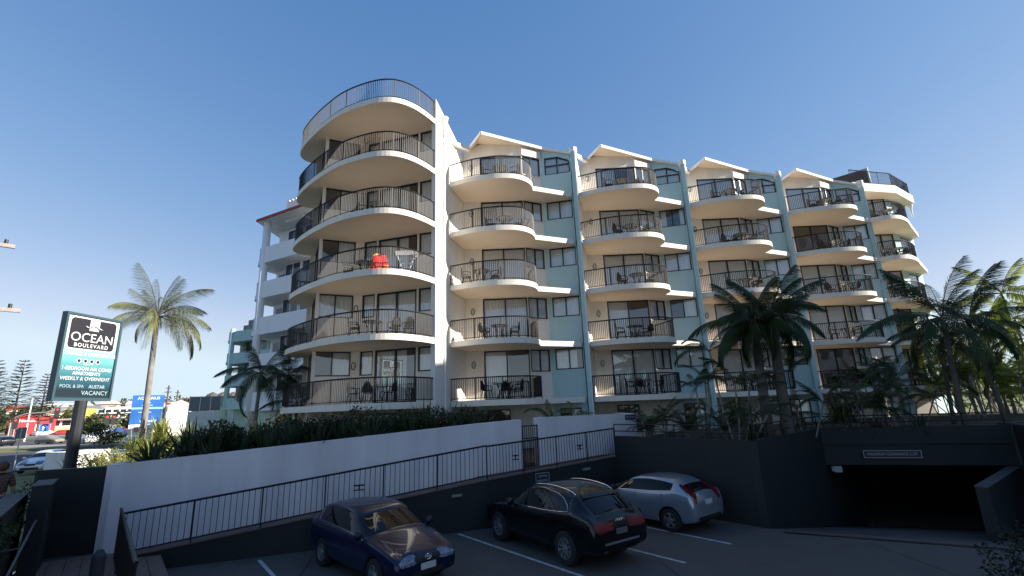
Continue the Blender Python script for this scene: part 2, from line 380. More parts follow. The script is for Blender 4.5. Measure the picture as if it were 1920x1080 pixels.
pm = MB(); pm.prism(plate_poly, -.24, -.01); PLATE = pm.mesh('floor_plate', [ROOM])
doorL = (Vector(K_)-Vector(S1)).length; narL = (Vector(N1)-Vector(K_)).length; teaL = (Vector(T1)-Vector(Q_)).length
lamp_mb = MB()
_c = Vector(S1)+(Vector(K_)-Vector(S1))*(.40/doorL); _t = (Vector(K_)-Vector(S1)).normalized(); _n = Vector((_t.y,-_t.x))
lamp_mb.tube([(_c.x+_n.x*.05+_t.x*.09*math.cos(a), _c.y+_n.y*.05+_t.y*.09*math.cos(a), 1.78+.17*math.sin(a)) for a in [2*math.pi*j/14 for j in range(15)]], .022, 5, cap=False)
LAMPM = lamp_mb.mesh('wall_lamp', BLACK)
lg = MB(); lg.add([(_c.x+_n.x*.06+_t.x*.08*math.cos(a), _c.y+_n.y*.06+_t.y*.08*math.cos(a), 1.78+.16*math.sin(a)) for a in [2*math.pi*j/12 for j in range(12)]], [tuple(range(12))]); LAMPG = lg.mesh('diffuser', M('lamp_glass',(.5,.48,.42),.3))
sill_mb = MB(); sill_mb.obox(K_, N1, 0, .05, 1.27, 1.33); SILL = sill_mb.mesh('sill', [CREAM])

DV = {1:['left','closed','closed','none'],2:['closed','left','left','closed'],3:['closed','closed','closed','closed'],4:['closed','closed','closed','none'],5:['closed','left','closed','closed']}
TV = {1:['most','closed','none','right'],2:['closed','right','closed','closed'],3:['closed','closed','closed','closed'],4:['closed','edges','closed','closed'],5:['closed','closed','closed','closed']}
for i in range(4):
    o = off(i)
    # front column edge / side wall
    sw = MB()
    ex = (-.85, 1.35) if i == 0 else (0, 0)
    p_in = V(1.02,-1.66); back = V(1.9,-3.0)
    topf = zf(6)+1.1 if i == 0 else zf(6)-.2
    A = V(*ex); wdir = (Vector(V(1.05,-1.7))-Vector(V(0,0))).normalized(); wn = Vector((-wdir.y, wdir.x))*-1
    if wn.dot(e_) > 0: wn = -wn
    A2 = Vector(A)+wn*.22; B = Vector(A)+wdir*((Vector(back)-Vector(A)).length); B2 = B+wn*.22
    if i == 0:
        m1 = Vector(A)+wdir*3.6; m2 = m1+wn*.22
        sw.prism([tuple(A), tuple(m1), tuple(m2), tuple(A2)], 1.0, [zf(6)+1.12, zf(6)-.15+.1, zf(6)-.15+.1, zf(6)+1.12])
        sw.prism([tuple(m1+wdir*.002), tuple(B+wdir*1.6), tuple(B2+wdir*1.6), tuple(m2+wdir*.002)], 1.0, zf(6)+.5)
    else:
        sw.prism([tuple(A), tuple(B), tuple(B2), tuple(A2)], 1.0, [topf, topf+.25, topf+.25, topf])
    ob('side_wall', sw.mesh('side_wall', [WHITE]), bld, o)
    if i > 0:
        cm = MB(); q = Vector(A)-wdir*.26
        cm.prism([tuple(q), tuple(Vector(A)-wdir*.003), tuple(A2-wdir*.003), tuple(A2-wdir*.26)], 1.0, topf-.1)
        col = ob('teal_column', cm.mesh('teal_column', [TEAL]), bld, o)
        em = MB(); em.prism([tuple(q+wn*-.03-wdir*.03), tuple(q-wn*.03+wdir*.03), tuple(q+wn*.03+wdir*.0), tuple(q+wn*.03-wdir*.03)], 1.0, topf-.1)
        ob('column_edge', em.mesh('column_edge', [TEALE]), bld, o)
        hm = MB(); c = q+wdir*.2+wn*.08; hm.tube([(c.x,c.y,topf-.32),(c.x,c.y,topf-.05),(c.x,c.y,topf+.2)], [.13,.22,.22], 10)
        ob('rainwater_head', hm.mesh('rainwater_head', [WHITE], False), bld, o)
    # facade walls with openings, all storeys
    w1 = MB(); dh = [(.93, doorL-.02, zf(k)+.0, zf(k)+2.47) for k in range(1,6)]+[(1.0, 2.2, zf(1)-1.9, zf(1)-.45)]
    wall(w1, S1, K_, 1.0, zf(6)-.25, dh)
    gt = Vector(S1); td = (Vector(K_)-gt).normalized()
    # gable over the balcony door
    a0 = gt; a1 = gt+td*1.0; a2 = Vector(K_); nn = Vector((td.y,-td.x))
    def gv(a, z, d): return (a.x+nn.x*d, a.y+nn.y*d, z)
    for d_, fl in ((.0, 1), (-.16, -1)):
        w1.add([gv(a0,zf(6)-.25,d_), gv(a2,zf(6)-.25,d_), gv(a2,zf(6)+.4,d_), gv(a1,zf(6)+.55,d_), gv(a0,zf(6)+.12,d_)], [(0,1,2,3,4) if fl > 0 else (4,3,2,1,0)])
    ob('door_wall', w1.mesh('door_wall', [CREAM]), bld, o)
    w2 = MB(); wall(w2, K_, N1, 1.0, zf(6)+.38, [(.03, narL-.05, zf(k)+1.34, zf(k)+2.47) for k in range(1,6)])
    w2.obox(K_, N1, .003, .07, zf(6)-.27, zf(6)+.12)
    ob('bay_wall', w2.mesh('bay_wall', [CREAM]), bld, o)
    w3 = MB(); wall(w3, N1, Q_, 1.0, zf(6)+.36); th = [(.12, teaL-.04, zf(k)+1.42, zf(k)+2.5) for k in range(1,6)]+[(.2, 1.3, zf(1)-2.0, zf(1)-.5)]
    wall(w3, Q_, T1, 1.0, zf(6)-.2, th)
    qv = Vector(Q_); tv = Vector(T1); tt = (tv-qv).normalized(); qn = Vector((tt.y,-tt.x))
    def tv_(u, z, d): q = qv+tt*u+qn*d; return (q.x,q.y,z)
    w3.add([tv_(0,zf(6)-.2,0), tv_(teaL,zf(6)-.2,0), tv_(teaL,zf(6)-.15,0), tv_(0,zf(6)+.42,0)], [(0,1,2,3)])
    w3.add([tv_(.85,zf(5)+2.51,-.012), tv_(teaL-.03,zf(5)+2.17,-.012), tv_(teaL-.03,zf(5)+2.53,-.012), tv_(.85,zf(5)+2.53,-.012)], [(0,1,2,3)])
    ob('teal_wall', w3.mesh('teal_wall', [TEAL]), bld, o)
    for k in range(1, 6):
        z = zf(k); oo = off(i, z)
        b = ob('balcony', SLAB if i == 0 else SLAB2, bld, oo); ob('railing', RAILM if i == 0 else RAIL2, b)
        ob('floor_plate', PLATE, bld, oo)
        place_win('sliding_door', i, z, 'door', S1, K_, .95, doorL-.03, .02, 2.46, n=2, var=DV[k][i], bar=.06)
        place_win('bay_window', i, z, 'bay', K_, N1, .05, narL-.06, 1.35, 2.46, n=2, var='closed')
        if k < 5: place_win('window', i, z, 'teal', Q_, T1, .13, teaL-.05, 1.43, 2.49, n=2, var=TV[k][i])
        else: place_win('window', i, z, 'tealtop', Q_, T1, .13, teaL-.05, 1.43, 2.49, n=2, var='closed', zbar=1.98, slope=2.15)
        l = ob('wall_lamp', LAMPM, bld, oo); ob('diffuser', LAMPG, l)
        ob('sill', SILL, bld, oo)
    place_win('ground_window', i, zf(1), 'gdoor', S1, K_, 1.02, 2.18, -1.88, -.47, n=2, var='none')
    place_win('ground_window', i, zf(1), 'gteal', Q_, T1, .22, 1.28, -1.98, -.52, n=2, var='right')
    # gabled roof: steep left slope, long right slope with white fascia
    rz = zf(6)-.08; bk = Vector((.289*e_.x-.957*n_.x, .289*e_.y-.957*n_.y))
    def rp(s, d, z, back=0): q = Vector(V(s,d))+bk*back; return Vector((q.x, q.y, Z1+z))
    fr_ = [(1.32,-1.15,13.80),(1.78,-.22,14.22),(5.46,-.76,14.03),(7.04,-.02,13.47)]
    bk_ = [(1.0,-4,14.0),(2.0,-4,14.6),(5.5,-4,14.3),(7.2,-4,13.9)]
    rf = MB(); up = Vector((0,0,.10))
    for a in range(3):
        vs = [rp(*fr_[a]), rp(*fr_[a+1]), rp(*bk_[a+1]), rp(*bk_[a])]; vs += [v+up for v in vs]
        rf.add(vs, [(0,3,2,1)], 1); rf.add(vs, [(4,5,6,7),(0,1,5,4)]+([(3,0,4,7)] if a == 0 else [])+([(1,2,6,5)] if a == 2 else []), 0)
    ro = ob('roof', rf.mesh('roof', [WHITE, SOFF]), bld, o)
    for a in range(3):
        fm = MB(); f0, f1 = rp(*fr_[a]), rp(*fr_[a+1]); h0, h1 = (-.04, .13) if a < 2 else (-.03, .12)
        fm.obox(f0, f1, .003, .05, 0, 0, za=(f0.z+h0, f0.z+h1), zb=(f1.z+h0, f1.z+h1))
        ob('fascia', fm.mesh('fascia', [WHITE]), ro)
    # parapet return between the column head and the roof corner
    gm_ = MB(); gm_.obox(rp(.12,-.3,0), rp(1.3,-1.25,0), -.1, .1, 0, 0, za=(Z1+13.42,Z1+13.62), zb=(Z1+13.7,Z1+13.92))
    ob('parapet_return', gm_.mesh('parapet_return', [WHITE]), bld, o)

# ---- curved tower at the near corner
TP = {'L': V(-6.8,-4.2), 'C1': V(-6.2,-1.1), 'C2': V(-4.42,-1.385), 'C3': V(-4.13,-1.32), 'F': V(-.86,.86)}
to = [(-.78,1.2),(-1.2,1.68),(-1.6,2.05),(-2.0,2.35),(-2.45,2.56),(-2.85,2.63),(-3.2,2.6),(-3.6,2.47),(-4.0,2.25),(-4.45,1.93),(-4.85,1.6),(-5.3,1.16),(-5.7,.68),(-6.1,.1),(-6.5,-.5),(-6.85,-1.1),(-7.2,-1.75),(-7.5,-2.4),(-7.68,-2.9),(-7.73,-3.35),(-7.6,-3.75),(-7.3,-3.98),(-6.95,-4.0)]
ts = [V(*p) for p in smooth(to, 2)]
facL = (Vector(TP['F'])-Vector(TP['C3'])).length; lefL = (Vector(TP['C2'])-Vector(TP['C1'])).length; retL = (Vector(TP['C1'])-Vector(TP['L'])).length
tslab = ts+[TP['L'], V(-6.2,-1.115), V(-4.42,-1.40), V(-4.13,-1.335), V(-.87,.84)]
tm = MB(); tm.prism(tslab, -.26, 0, 0, 2, 1); TSLAB = tm.mesh('balcony', [CREAM, SOFF, ROOM])
tr_ = railing_mb([(Vector(a).x, Vector(a).y, 0) for a in [tuple(Vector(p)+(Vector(V(-3.5,-2.5))-Vector(p)).normalized()*.07) for p in ts]]).mesh('railing', RAIL)
tpm = MB(); tpm.prism([V(-6.15,-1.3), V(-4.45,-1.58), V(-4.1,-1.5), V(-.9,.6), V(.9,-1.8), V(1.5,-7), V(-7.0,-7)], -.24, -.01); TPLATE = tpm.mesh('floor_plate', [ROOM])
wl = MB(); wall(wl, TP['C1'], TP['C2'], 1.0, zf(6)-.1, [(.04, lefL-.1, zf(k)+1.32, zf(k)+2.47) for k in range(1,6)]); wall(wl, TP['C2'], TP['C3'], 1.0, zf(6)-.1)
ob('tower_wall', wl.mesh('tower_wall', [CREAM]), bld)
wl = MB(); wall(wl, TP['C3'], TP['F'], 1.0, zf(6)-.1, [h for k in range(1,6) for h in ((.02,.74,zf(k)+1.32,zf(k)+2.47),(.84,3.02,zf(k),zf(k)+2.47),(3.12,3.84,zf(k)+1.35,zf(k)+2.47))]+[(.1,3.7,zf(1)-2.4,zf(1)-.4)])
ob('tower_wall', wl.mesh('tower_wall', [CREAM]), bld)
wl = MB(); wall(wl, TP['L'], TP['C1'], 1.0, zf(6)-.1, [(.5, retL-.04, zf(k)+.3, zf(k)+2.47) for k in range(1,6)])
ob('tower_wall', wl.mesh('tower_wall', [CREAM]), bld)
LV = {1:'right',2:'closed',3:'right',4:'right',5:'none'}; RV = {1:'most',2:'closed',3:'most',4:'most',5:'closed'}
for k in range(1, 7):
    z = zf(k); b = ob('balcony', TSLAB, bld, (0,0,z)); ob('railing', tr_, b); ob('floor_plate', TPLATE, bld, (0,0,z))
    if k < 6:
        place_win('window', 0, z, 'tl', TP['C1'], TP['C2'], .05, lefL-.11, 1.33, 2.46, n=2, var=LV[k])
        place_win('window', 0, z, 'tr1', TP['C3'], TP['F'], .03, .73, 1.33, 2.46, n=1, var='closed')
        place_win('sliding_door', 0, z, 'tr2', TP['C3'], TP['F'], .85, 3.01, .02, 2.46, n=2, var=RV[k], bar=.08)
        place_win('window', 0, z, 'tr3', TP['C3'], TP['F'], 3.13, 3.83, 1.36, 2.46, n=1, var='closed')
        place_win('corner_window', 0, z, 'tret', TP['L'], TP['C1'], .52, retL-.05, .32, 2.46, n=2, var='left')
        if k < 3:
            lm = ob('wall_lamp', LAMPM, bld, (V(-5.8,.32)[0], V(-5.8,.32)[1], z))
place_win('ground_window', 0, zf(1), 'tg', TP['C3'], TP['F'], .12, 3.68, -2.38, -.42, n=3, var='none', bar=.08)
gl = MB(); gl.prism([TP['L'], TP['C1'], V(-6.3,-1.0), V(-7,-4.1)], 1.0, zf(1)-.3)
# roof slab over everything, back walls
rm = MB()
for i in range(4): 
    q = BP[i]-P0; rm.prism([(V(1.0,-1.95)[0]+q.x, V(1.0,-1.95)[1]+q.y), (V(8.05,-1.95)[0]+q.x, V(8.05,-1.95)[1]+q.y), (V(8.05,-7)[0]+q.x, V(8.05,-7)[1]+q.y), (V(1,-7)[0]+q.x, V(1,-7)[1]+q.y)], zf(6)-.1-.01*i, zf(6)+.1-.01*i)
ob('flat_roof', rm.mesh('flat_roof', [ROOM]), bld)
bw = MB(); bw.obox(V(-7,-7), V(37,-7.3), -.3, 0, 1.0, zf(6)+.1); bw.obox(V(-7,-7), TP['L'], 0, .2, 1.0, zf(6)-.1)
ob('rear_wall', bw.mesh('rear_wall', [ROOM]), bld)
# drain pipe with hopper on the white fin
pc = Vector(V(-.37,.62)); pc = (pc.x+e_.x*.05, pc.y+e_.y*.05)
dp = MB(); dp.tube([(*pc,1.2),(*pc,Z1+13.45)], .045, 8); ob('drain_pipe', dp.mesh('drain_pipe', [WHITE]), bld)
hp = MB(); hp.tube([(*pc,Z1+13.3),(*pc,Z1+13.45),(*pc,Z1+14.35)], [.06,.08,.2], 12); ob('rainwater_hopper', hp.mesh('rainwater_hopper', [WHITE]), bld)

# ---- end bay with roof terrace
o4 = off(4)
s5 = smooth([(-.35,.25),(.2,.85),(.7,1.08),(1.2,1.12),(1.8,.98),(2.4,.75),(3.0,.45),(3.45,.2)], 3)
e5 = [V(*p) for p in s5]+[V(6.7,-1.5), V(6.72,-1.95), V(3.75,-1.23), V(.9,-2.1)]
b5 = MB(); b5.prism(e5, -.26, 0, 0, 2, 1); SL5 = b5.mesh('balcony', [CREAM, SOFF, ROOM])
r5 = railing_mb([(*V(p[0],p[1]-.08),0) for p in s5[1:]]+[(*V(3.5,-.2),0),(*V(3.55,-1.1),0)]).mesh('railing', RAIL)
D5a, D5b, E5 = V(.9,-2.05), V(3.75,-1.2), V(6.72,-1.93)
d5L = (Vector(D5b)-Vector(D5a)).length; t5L = (Vector(E5)-Vector(D5b)).length
w5 = MB(); wall(w5, D5a, D5b, 1.0, zf(6)-.1, [(.3, d5L-.03, zf(k), zf(k)+2.47) for k in range(1,6)]); ob('door_wall', w5.mesh('door_wall', [CREAM]), bld, o4)
w5 = MB(); wall(w5, D5b, E5, 1.0, zf(6)-.1, [(.9, t5L-.75, zf(k)+1.2, zf(k)+2.35) for k in range(1,6)]); wall(w5, E5, V(8.2,-7), 1.0, zf(6)-.1)
ob('teal_wall', w5.mesh('teal_wall', [TEAL]), bld, o4)
sw = MB(); sw.prism([V(0,0), V(1.0,-1.62), V(.82,-1.75), V(-.19,-.12)], 1.0, zf(6)+.1); ob('side_wall', sw.mesh('side_wall', [WHITE]), bld, o4)
cm = MB(); cm.prism([V(-.14,.22), V(-.002,.004), V(-.19,-.115), V(-.33,.1)], 1.0, zf(6)-.35); ob('teal_column', cm.mesh('teal_column', [TEAL]), bld, o4)
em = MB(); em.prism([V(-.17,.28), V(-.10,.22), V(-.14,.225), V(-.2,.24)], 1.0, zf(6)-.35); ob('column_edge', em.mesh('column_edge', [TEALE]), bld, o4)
hm = MB(); c = V(-.2,.1); hm.tube([(c[0],c[1],zf(6)-.5),(c[0],c[1],zf(6)-.2),(c[0],c[1],zf(6)+.05)], [.13,.22,.22], 10); ob('rainwater_head', hm.mesh('rainwater_head', [WHITE]), bld, o4)
p5 = MB(); p5.prism([V(.9,-2.25), V(3.75,-1.4), V(6.6,-2.1), V(7.9,-7), V(1,-7)], -.24, -.01); PL5 = p5.mesh('floor_plate', [ROOM])
for k in range(1, 6):
    oo = off(4, zf(k)); b = ob('balcony', SL5, bld, oo); ob('railing', r5, b); ob('floor_plate', PL5, bld, oo)
    place_win('sliding_door', 4, zf(k), 'd5', D5a, D5b, .32, d5L-.04, .02, 2.46, n=3, var='closed' if k != 2 else 'none', bar=.07)
    place_win('window', 4, zf(k), 't5', D5b, E5, .92, t5L-.77, 1.22, 2.34, n=1, var='closed')
tb = MB(); tpoly = [V(-.1,-.45), V(3.6,-.25), V(6.9,-1.35), V(8.2,-6.8), V(.9,-6.8)]
tb.prism(tpoly, zf(6)-.32, zf(6)+.28, 0, None, 1); ter = ob('roof_terrace', tb.mesh('roof_terrace', [CREAM, SOFF]), bld, o4)
ob('railing', railing_mb([(*V(-.05,-.55),zf(6)+.28),(*V(3.5,-.38),zf(6)+.28),(*V(6.8,-1.45),zf(6)+.28),(*V(8.0,-6.6),zf(6)+.28)], h=1.0).mesh('railing', RAIL), ter)
SAIL = M('dark_canopy_cloth', (.02,.02,.025), .8)
cn = MB(); a, b, c, d = V(-.9,-3.2), V(3.2,-1.6), V(3.6,-4.5), V(.4,-6)
cn.add([(*a,zf(6)+1.15),(*b,zf(6)+2.25),(*c,zf(6)+2.5),(*d,zf(6)+1.3),(*a,zf(6)+1.2),(*b,zf(6)+2.3),(*c,zf(6)+2.55),(*d,zf(6)+1.35)], [(3,2,1,0),(4,5,6,7),(0,1,5,4),(1,2,6,5),(2,3,7,6),(3,0,4,7)])
cn.obox(a, b, -.06, -.02, 0, 0, za=(zf(6)+.3, zf(6)+1.15), zb=(zf(6)+.3, zf(6)+2.2))
ob('terrace_canopy', cn.mesh('terrace_canopy', [SAIL]), ter)
cpost = MB(); cpost.tube([(*V(3.3,-1.55),zf(6)+.28),(*V(3.25,-1.6),zf(6)+2.35)], .06, 6); ob('canopy_post', cpost.mesh('canopy_post', [M('pale_green_post',(.45,.5,.42),.6)]), ter)
hp2 = MB(); q = V(7.0,-1.75); hp2.tube([(*q,zf(6)-1.3),(*q,zf(6)-.7),(*q,zf(6)+.0)], [.05,.08,.28], 10); ob('rainwater_hopper', hp2.mesh('rainwater_hopper', [WHITE]), bld, o4)
# ------------------------------------------------------------------ retaining walls, ramp, garage
RA, RK, RE = Vector((-9.9,12.66)), Vector((-1.0,15.83)), Vector((3.65,18.8))
r1 = (RK-RA).normalized(); r2 = (RE-RK).normalized(); nl1 = Vector((-r1.y, r1.x)); nl2 = Vector((-r2.y, r2.x))
rz = lambda x: 0.36+(x+9.9)*(1.41-.36)/8.9 if x < -1 else 1.41+(x+1)*(1.66-1.41)/4.65
gw = MB()      # dark wall carrying the ramp
gw.obox(RA, RK, -.2, 0, 0, 0, za=(-.2, rz(-9.9)-.03), zb=(-.2, rz(-1)-.03))
gw.obox(RK, RE, -.2, 0, 0, 0, za=(-.2, rz(-1)-.03), zb=(-.2, rz(3.65)-.03))
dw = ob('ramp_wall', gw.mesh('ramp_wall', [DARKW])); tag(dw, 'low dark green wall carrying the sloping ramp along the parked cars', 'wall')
rp_ = MB()
rp_.obox(RA, RK, -.9, .03, 0, 0, za=(rz(-9.9)-.03, rz(-9.9)), zb=(rz(-1)-.03, rz(-1)))
rp_.obox(RK, RE, -.9, .03, 0, 0, za=(rz(-1)-.03, rz(-1)), zb=(rz(3.65)-.03, rz(3.65)))
struct('ramp', rp_, [TILE])
# landing at the foot of the ramp, tile by tile
ld = MB(); ld.prism([(-12.4,13.1),(-10.2,13.9),(-5.2,8.0),(-7.6,6.2)], -.2, .30); land = struct('ramp_landing', ld, [DARKT])
lx = Vector((.64,-.77)); ly = Vector((.77,.64)); tl = MB(); tl.box(.006,.394,.006,.294,0,.035); TL = tl.mesh('tile', [TILE])
for a in range(12):
    for b in range(8):
        q = Vector((-11.75,12.55))+lx*(.4*a)+ly*(.3*b)
        o = ob('tile', TL, land, (q.x, q.y, .30+random.uniform(0,.004)), (0,0,math.atan2(lx.y,lx.x)))
# railing of the ramp
RP = [(-5.6,7.55,1.15-.0),(-9.9,12.66,.42)]
rail = thing('ramp_railing', (-9.9,12.66,.4), 'long dark metal railing with thin balusters climbing beside the ramp', 'railing')
def rel(pts, o): return [(p[0]-o[0], p[1]-o[1], p[2]-o[2]) for p in pts]
ro_ = (-9.9,12.66,.4)
ob('railing_run', railing_mb(rel([(-9.9,12.66,rz(-9.9)),(-1.0,15.83,rz(-1))], ro_), h=1.0, sp=.14, post=1.55, rb=.009, gap=.1, rt_=.03).mesh('railing_run', RAIL), rail)
ob('railing_run', railing_mb(rel([(-1.0,15.83,rz(-1)),(3.65,18.8,rz(3.65))], ro_), h=.98, sp=.12, post=1.3, rb=.009, gap=.08, rt_=.03).mesh('railing_run', RAIL), rail)
ob('railing_run', railing_mb(rel([(-5.9,8.0,.36),(-9.9,12.66,.36)], ro_), h=1.12, sp=.12, post=1.55, rb=.009, gap=.1, rt_=.035).mesh('railing_run', RAIL), rail)
for px, w in ((-4.6,.3),(2.2,.25),(-.1,.22)):
    q = RA+r1*((px+9.9)/r1.x) if px < -1 else RK+r2*((px+1)/r2.x); t_ = r1 if px < -1 else r2
    m = MB(); m.obox(q-t_*w/2, q+t_*w/2, .0, .02, rz(px)+.55, rz(px)+.59); m.obox(q-t_*w/2, q+t_*w/2, .0, .02, rz(px)+.43, rz(px)+.46)
    m.obox(q-t_*.02, q+t_*.02, .0, .02, rz(px)+.46, rz(px)+.55); m.v = rel(m.v, ro_); ob('tag_plate', m.mesh('tag_plate', [RAIL]), rail)
# pale garden wall behind the ramp
WA = RA+nl1*.75; WK = Vector((-1.404,16.462)); 
WA = Vector((-10.64,13.16)); G0 = Vector((.15,17.44)); G1 = Vector((.73,17.82)); WE = Vector((4.95,20.52))
w = MB(); w.obox(WA, WK, -.25, 0, 0, 0, za=(.2,2.48), zb=(.2,3.07)); w.obox(WK, G0, -.25, 0, 0, 0, za=(.2,3.07), zb=(.2,3.13))
nlw = Vector((-r1.y, r1.x)); w.obox(WA+nlw*.26, WA+nlw*1.15, -.25, -.0, .2, 2.47); 
gwl = ob('garden_wall', w.mesh('garden_wall', [RAMPW])); tag(gwl, 'long pale grey garden wall with sloping top behind the ramp railing, planted behind', 'wall')
w = MB(); w.obox(G1, WE, -.25, 0, 0, 0, za=(.2,3.17), zb=(.2,3.13)); w.obox(WE+Vector((-.02,.3)), WE+Vector((-.02,3)), -.2, 0, .2, 3.12)
gw2 = ob('garden_wall', w.mesh('garden_wall', [RAMPW])); tag(gw2, 'short pale grey garden wall right of the gate carrying the reception sign', 'wall')
gt_ = thing('entry_gate', (G0.x, G0.y, rz(.3)), 'narrow black barred gate between the two pale garden walls', 'gate')
gm = MB(); dg = (G1-G0); gz0 = 0
for i in range(8): q = dg*(i+.5)/8; gm.tube([(q.x,q.y,.06),(q.x,q.y,1.42)], .01, 4)
ob('bars', gm.mesh('bars', [RAIL]), gt_)
gm = MB()
for z in (.05,1.0,1.42): gm.tube([(0.02,0,z),(dg.x-.02,dg.y,z)], .02, 5)
for q in (Vector((.02,.01)), dg-Vector((.02,.01))): gm.tube([(q.x,q.y,0),(q.x,q.y,1.45)], .025, 5)
ob('gate_frame', gm.mesh('gate_frame', [RAIL]), gt_)
# garden bed between the walls and the building
gb = MB(); gb.prism([tuple(WA+nlw*.3), tuple(WK+nlw*.3), tuple(G0+nlw*.3), (-2,22.6),(-9.5,21.6),(-13.2,24.5),(-15.2,23.0),(-15.2,16.4),(-13.4,15.0)], .1, [2.2,2.75,2.8,2.6,2.3,1.7,1.75,1.75,1.75]); struct('garden_bed', gb, [SOIL])
fc = MB(); fc.prism([(.1,17.75),(1.1,18.4),(8,23.5),(8,26),(-2,23.2),(-2.1,22.5)], 1.0, 1.62); struct('entry_path', fc, [TILE])
gb = MB(); gb.prism([(5.1,20.7),(3.75,19.0),(7.05,14.85),(11.6,19.1),(16.9,17.3),(40,24.4),(40,36),(20,29),(8.2,24.4)], 1.4, 2.15); struct('garden_bed', gb, [SOIL])
# dark walls round the garage entrance
CA, CB, HA, HB = Vector((3.65,18.8)), Vector((6.98,14.62)), Vector((11.5,18.9)), Vector((16.8,17.0))
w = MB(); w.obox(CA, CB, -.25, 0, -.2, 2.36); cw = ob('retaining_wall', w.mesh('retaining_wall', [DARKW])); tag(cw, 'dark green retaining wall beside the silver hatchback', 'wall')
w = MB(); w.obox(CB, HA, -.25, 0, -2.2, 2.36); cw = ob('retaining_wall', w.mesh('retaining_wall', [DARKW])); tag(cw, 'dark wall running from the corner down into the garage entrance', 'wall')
gar = thing('garage_entrance', (HA.x, HA.y, 0), 'dark underground garage entrance with clearance sign on its lintel', 'garage entrance')
m = MB(); m.obox((0,0), HB-HA, -.4, 0, 1.05, 2.36); m.obox((0,0), HB-HA, .003, .07, 1.78, 1.83); ob('lintel', m.mesh('lintel', [DARKW]), gar)
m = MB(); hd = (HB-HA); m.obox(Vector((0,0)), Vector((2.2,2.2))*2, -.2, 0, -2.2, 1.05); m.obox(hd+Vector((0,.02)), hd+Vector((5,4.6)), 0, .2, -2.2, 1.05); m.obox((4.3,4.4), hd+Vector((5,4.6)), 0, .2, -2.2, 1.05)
m.prism([(0.1,.45),(4.3,4.4),(10.2,2.7),(5.4,-1.4)], 1.06, 1.2); ob('garage_walls', m.mesh('garage_walls', [M('garage_shade_black',(.004,.004,.005),.9)]), gar)  # near-black colour stands in for the deep shade inside the garage
m = MB(); q = hd*.33; m.obox(hd*.02, hd*.045, .0, .22, .85, 1.0); m.obox(hd*.03, hd*.075, .05, .25, .82, 1.02); ob('wall_light', m.mesh('wall_light', [M('grey_light_casing',(.28,.32,.36),.5)]), gar)
w = MB(); w.obox((12.6,13.78), (16.75,16.98), -.28, 0, -1.0, 1.0); w.obox((12.6,13.78), (16.75,16.98), -.29, .01, 1.0, 1.03, 1)
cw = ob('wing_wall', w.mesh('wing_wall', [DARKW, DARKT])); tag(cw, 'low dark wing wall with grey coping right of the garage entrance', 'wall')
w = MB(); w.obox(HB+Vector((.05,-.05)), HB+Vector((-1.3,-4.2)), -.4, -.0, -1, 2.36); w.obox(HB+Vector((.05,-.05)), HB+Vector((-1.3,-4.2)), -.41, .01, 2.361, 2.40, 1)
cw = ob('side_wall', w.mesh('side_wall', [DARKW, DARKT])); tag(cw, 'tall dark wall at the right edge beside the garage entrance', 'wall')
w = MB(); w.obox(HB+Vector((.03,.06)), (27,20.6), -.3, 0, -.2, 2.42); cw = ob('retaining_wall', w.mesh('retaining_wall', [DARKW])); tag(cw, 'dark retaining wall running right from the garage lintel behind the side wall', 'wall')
# post and rail fence on top of the dark walls
pf = thing('pipe_fence', (CA.x, CA.y, 2.36), 'low two-rail dark pipe fence on top of the retaining wall', 'fence')
pl_ = [CA+Vector((.05,.12)), CB+Vector((.0,.25)), HA+Vector((-.05,.1)), HB+Vector((0,.15))]
m = MB()
for z in (.18,.42):
    m.tube([(p.x-CA.x,p.y-CA.y,z) for p in pl_], .022, 6)
ob('rails', m.mesh('rails', [RAIL]), pf)
m = MB()
for a, b in zip(pl_, pl_[1:]):
    k = int((b-a).length/1.1)
    for j in range(k+1): q = a.lerp(b, j/k)-CA; m.tube([(q.x,q.y,0),(q.x,q.y,.45)], .02, 5)
ob('posts', m.mesh('posts', [RAIL]), pf)
# signs on the walls
def sign(name, label, origin, xdir, w, h, col, lines, border=None, depth=.02):
    t = thing(name, origin, label, 'sign'); fm = face_matrix((0,0,0), xdir)
    m = MB(); m.box(-w/2, w/2, -h/2, h/2, 0, depth); put(ob('board', m.mesh('board', [col]), t), fm)
    if border:
        m = MB(); b = .02
        for a in ((-w/2,w/2,-h/2,-h/2+b),(-w/2,w/2,h/2-b,h/2),(-w/2,-w/2+b,-h/2+b,h/2-b),(w/2-b,w/2,-h/2+b,h/2-b)): m.box(a[0],a[1],a[2],a[3], depth+.001, depth+.006)
        put(ob('border', m.mesh('border', [border]), t), fm)
    for txt, size, x, y, mat, kw in lines:
        put(ob('lettering', text_mesh(txt, size, mat, **kw), t), fm @ Matrix.Translation((x, y, depth+.004)))
    return t
SBLK = M('sign_black', (.012,.014,.022), .5); GREYL = M('grey_lettering', (.3,.32,.36), .6)
q = CB; qq = (HA+hd*.30)+Vector((hd.y,-hd.x)).normalized()*.08
qq = HA+hd*.37+Vector((hd.y,-hd.x)).normalized()*.08
sign('clearance_sign', 'long dark clearance sign reading maximum clearance above the garage entrance', (qq.x,qq.y,1.43), hd, 1.75, .26, SBLK, [('MAXIMUM CLEARANCE 2.3M', .13, 0, 0, GREYL, {'sx':.9})], GREYL)
qq = RK+r2*2.1+Vector((r2.y,-r2.x))*.005
sign('parking_sign', 'small black visitor parking sign on the dark wall above the black car', (qq.x,qq.y,1.22), r2, .56, .36, SBLK, [('VISITOR', .105, 0, .07, GREYL, {'bold':True}), ('PARKING', .105, 0, -.07, GREYL, {'bold':True})], GREYL)
qq = WE-Vector((WE-G1)).normalized()*.32+Vector((.53,-.85))*.01
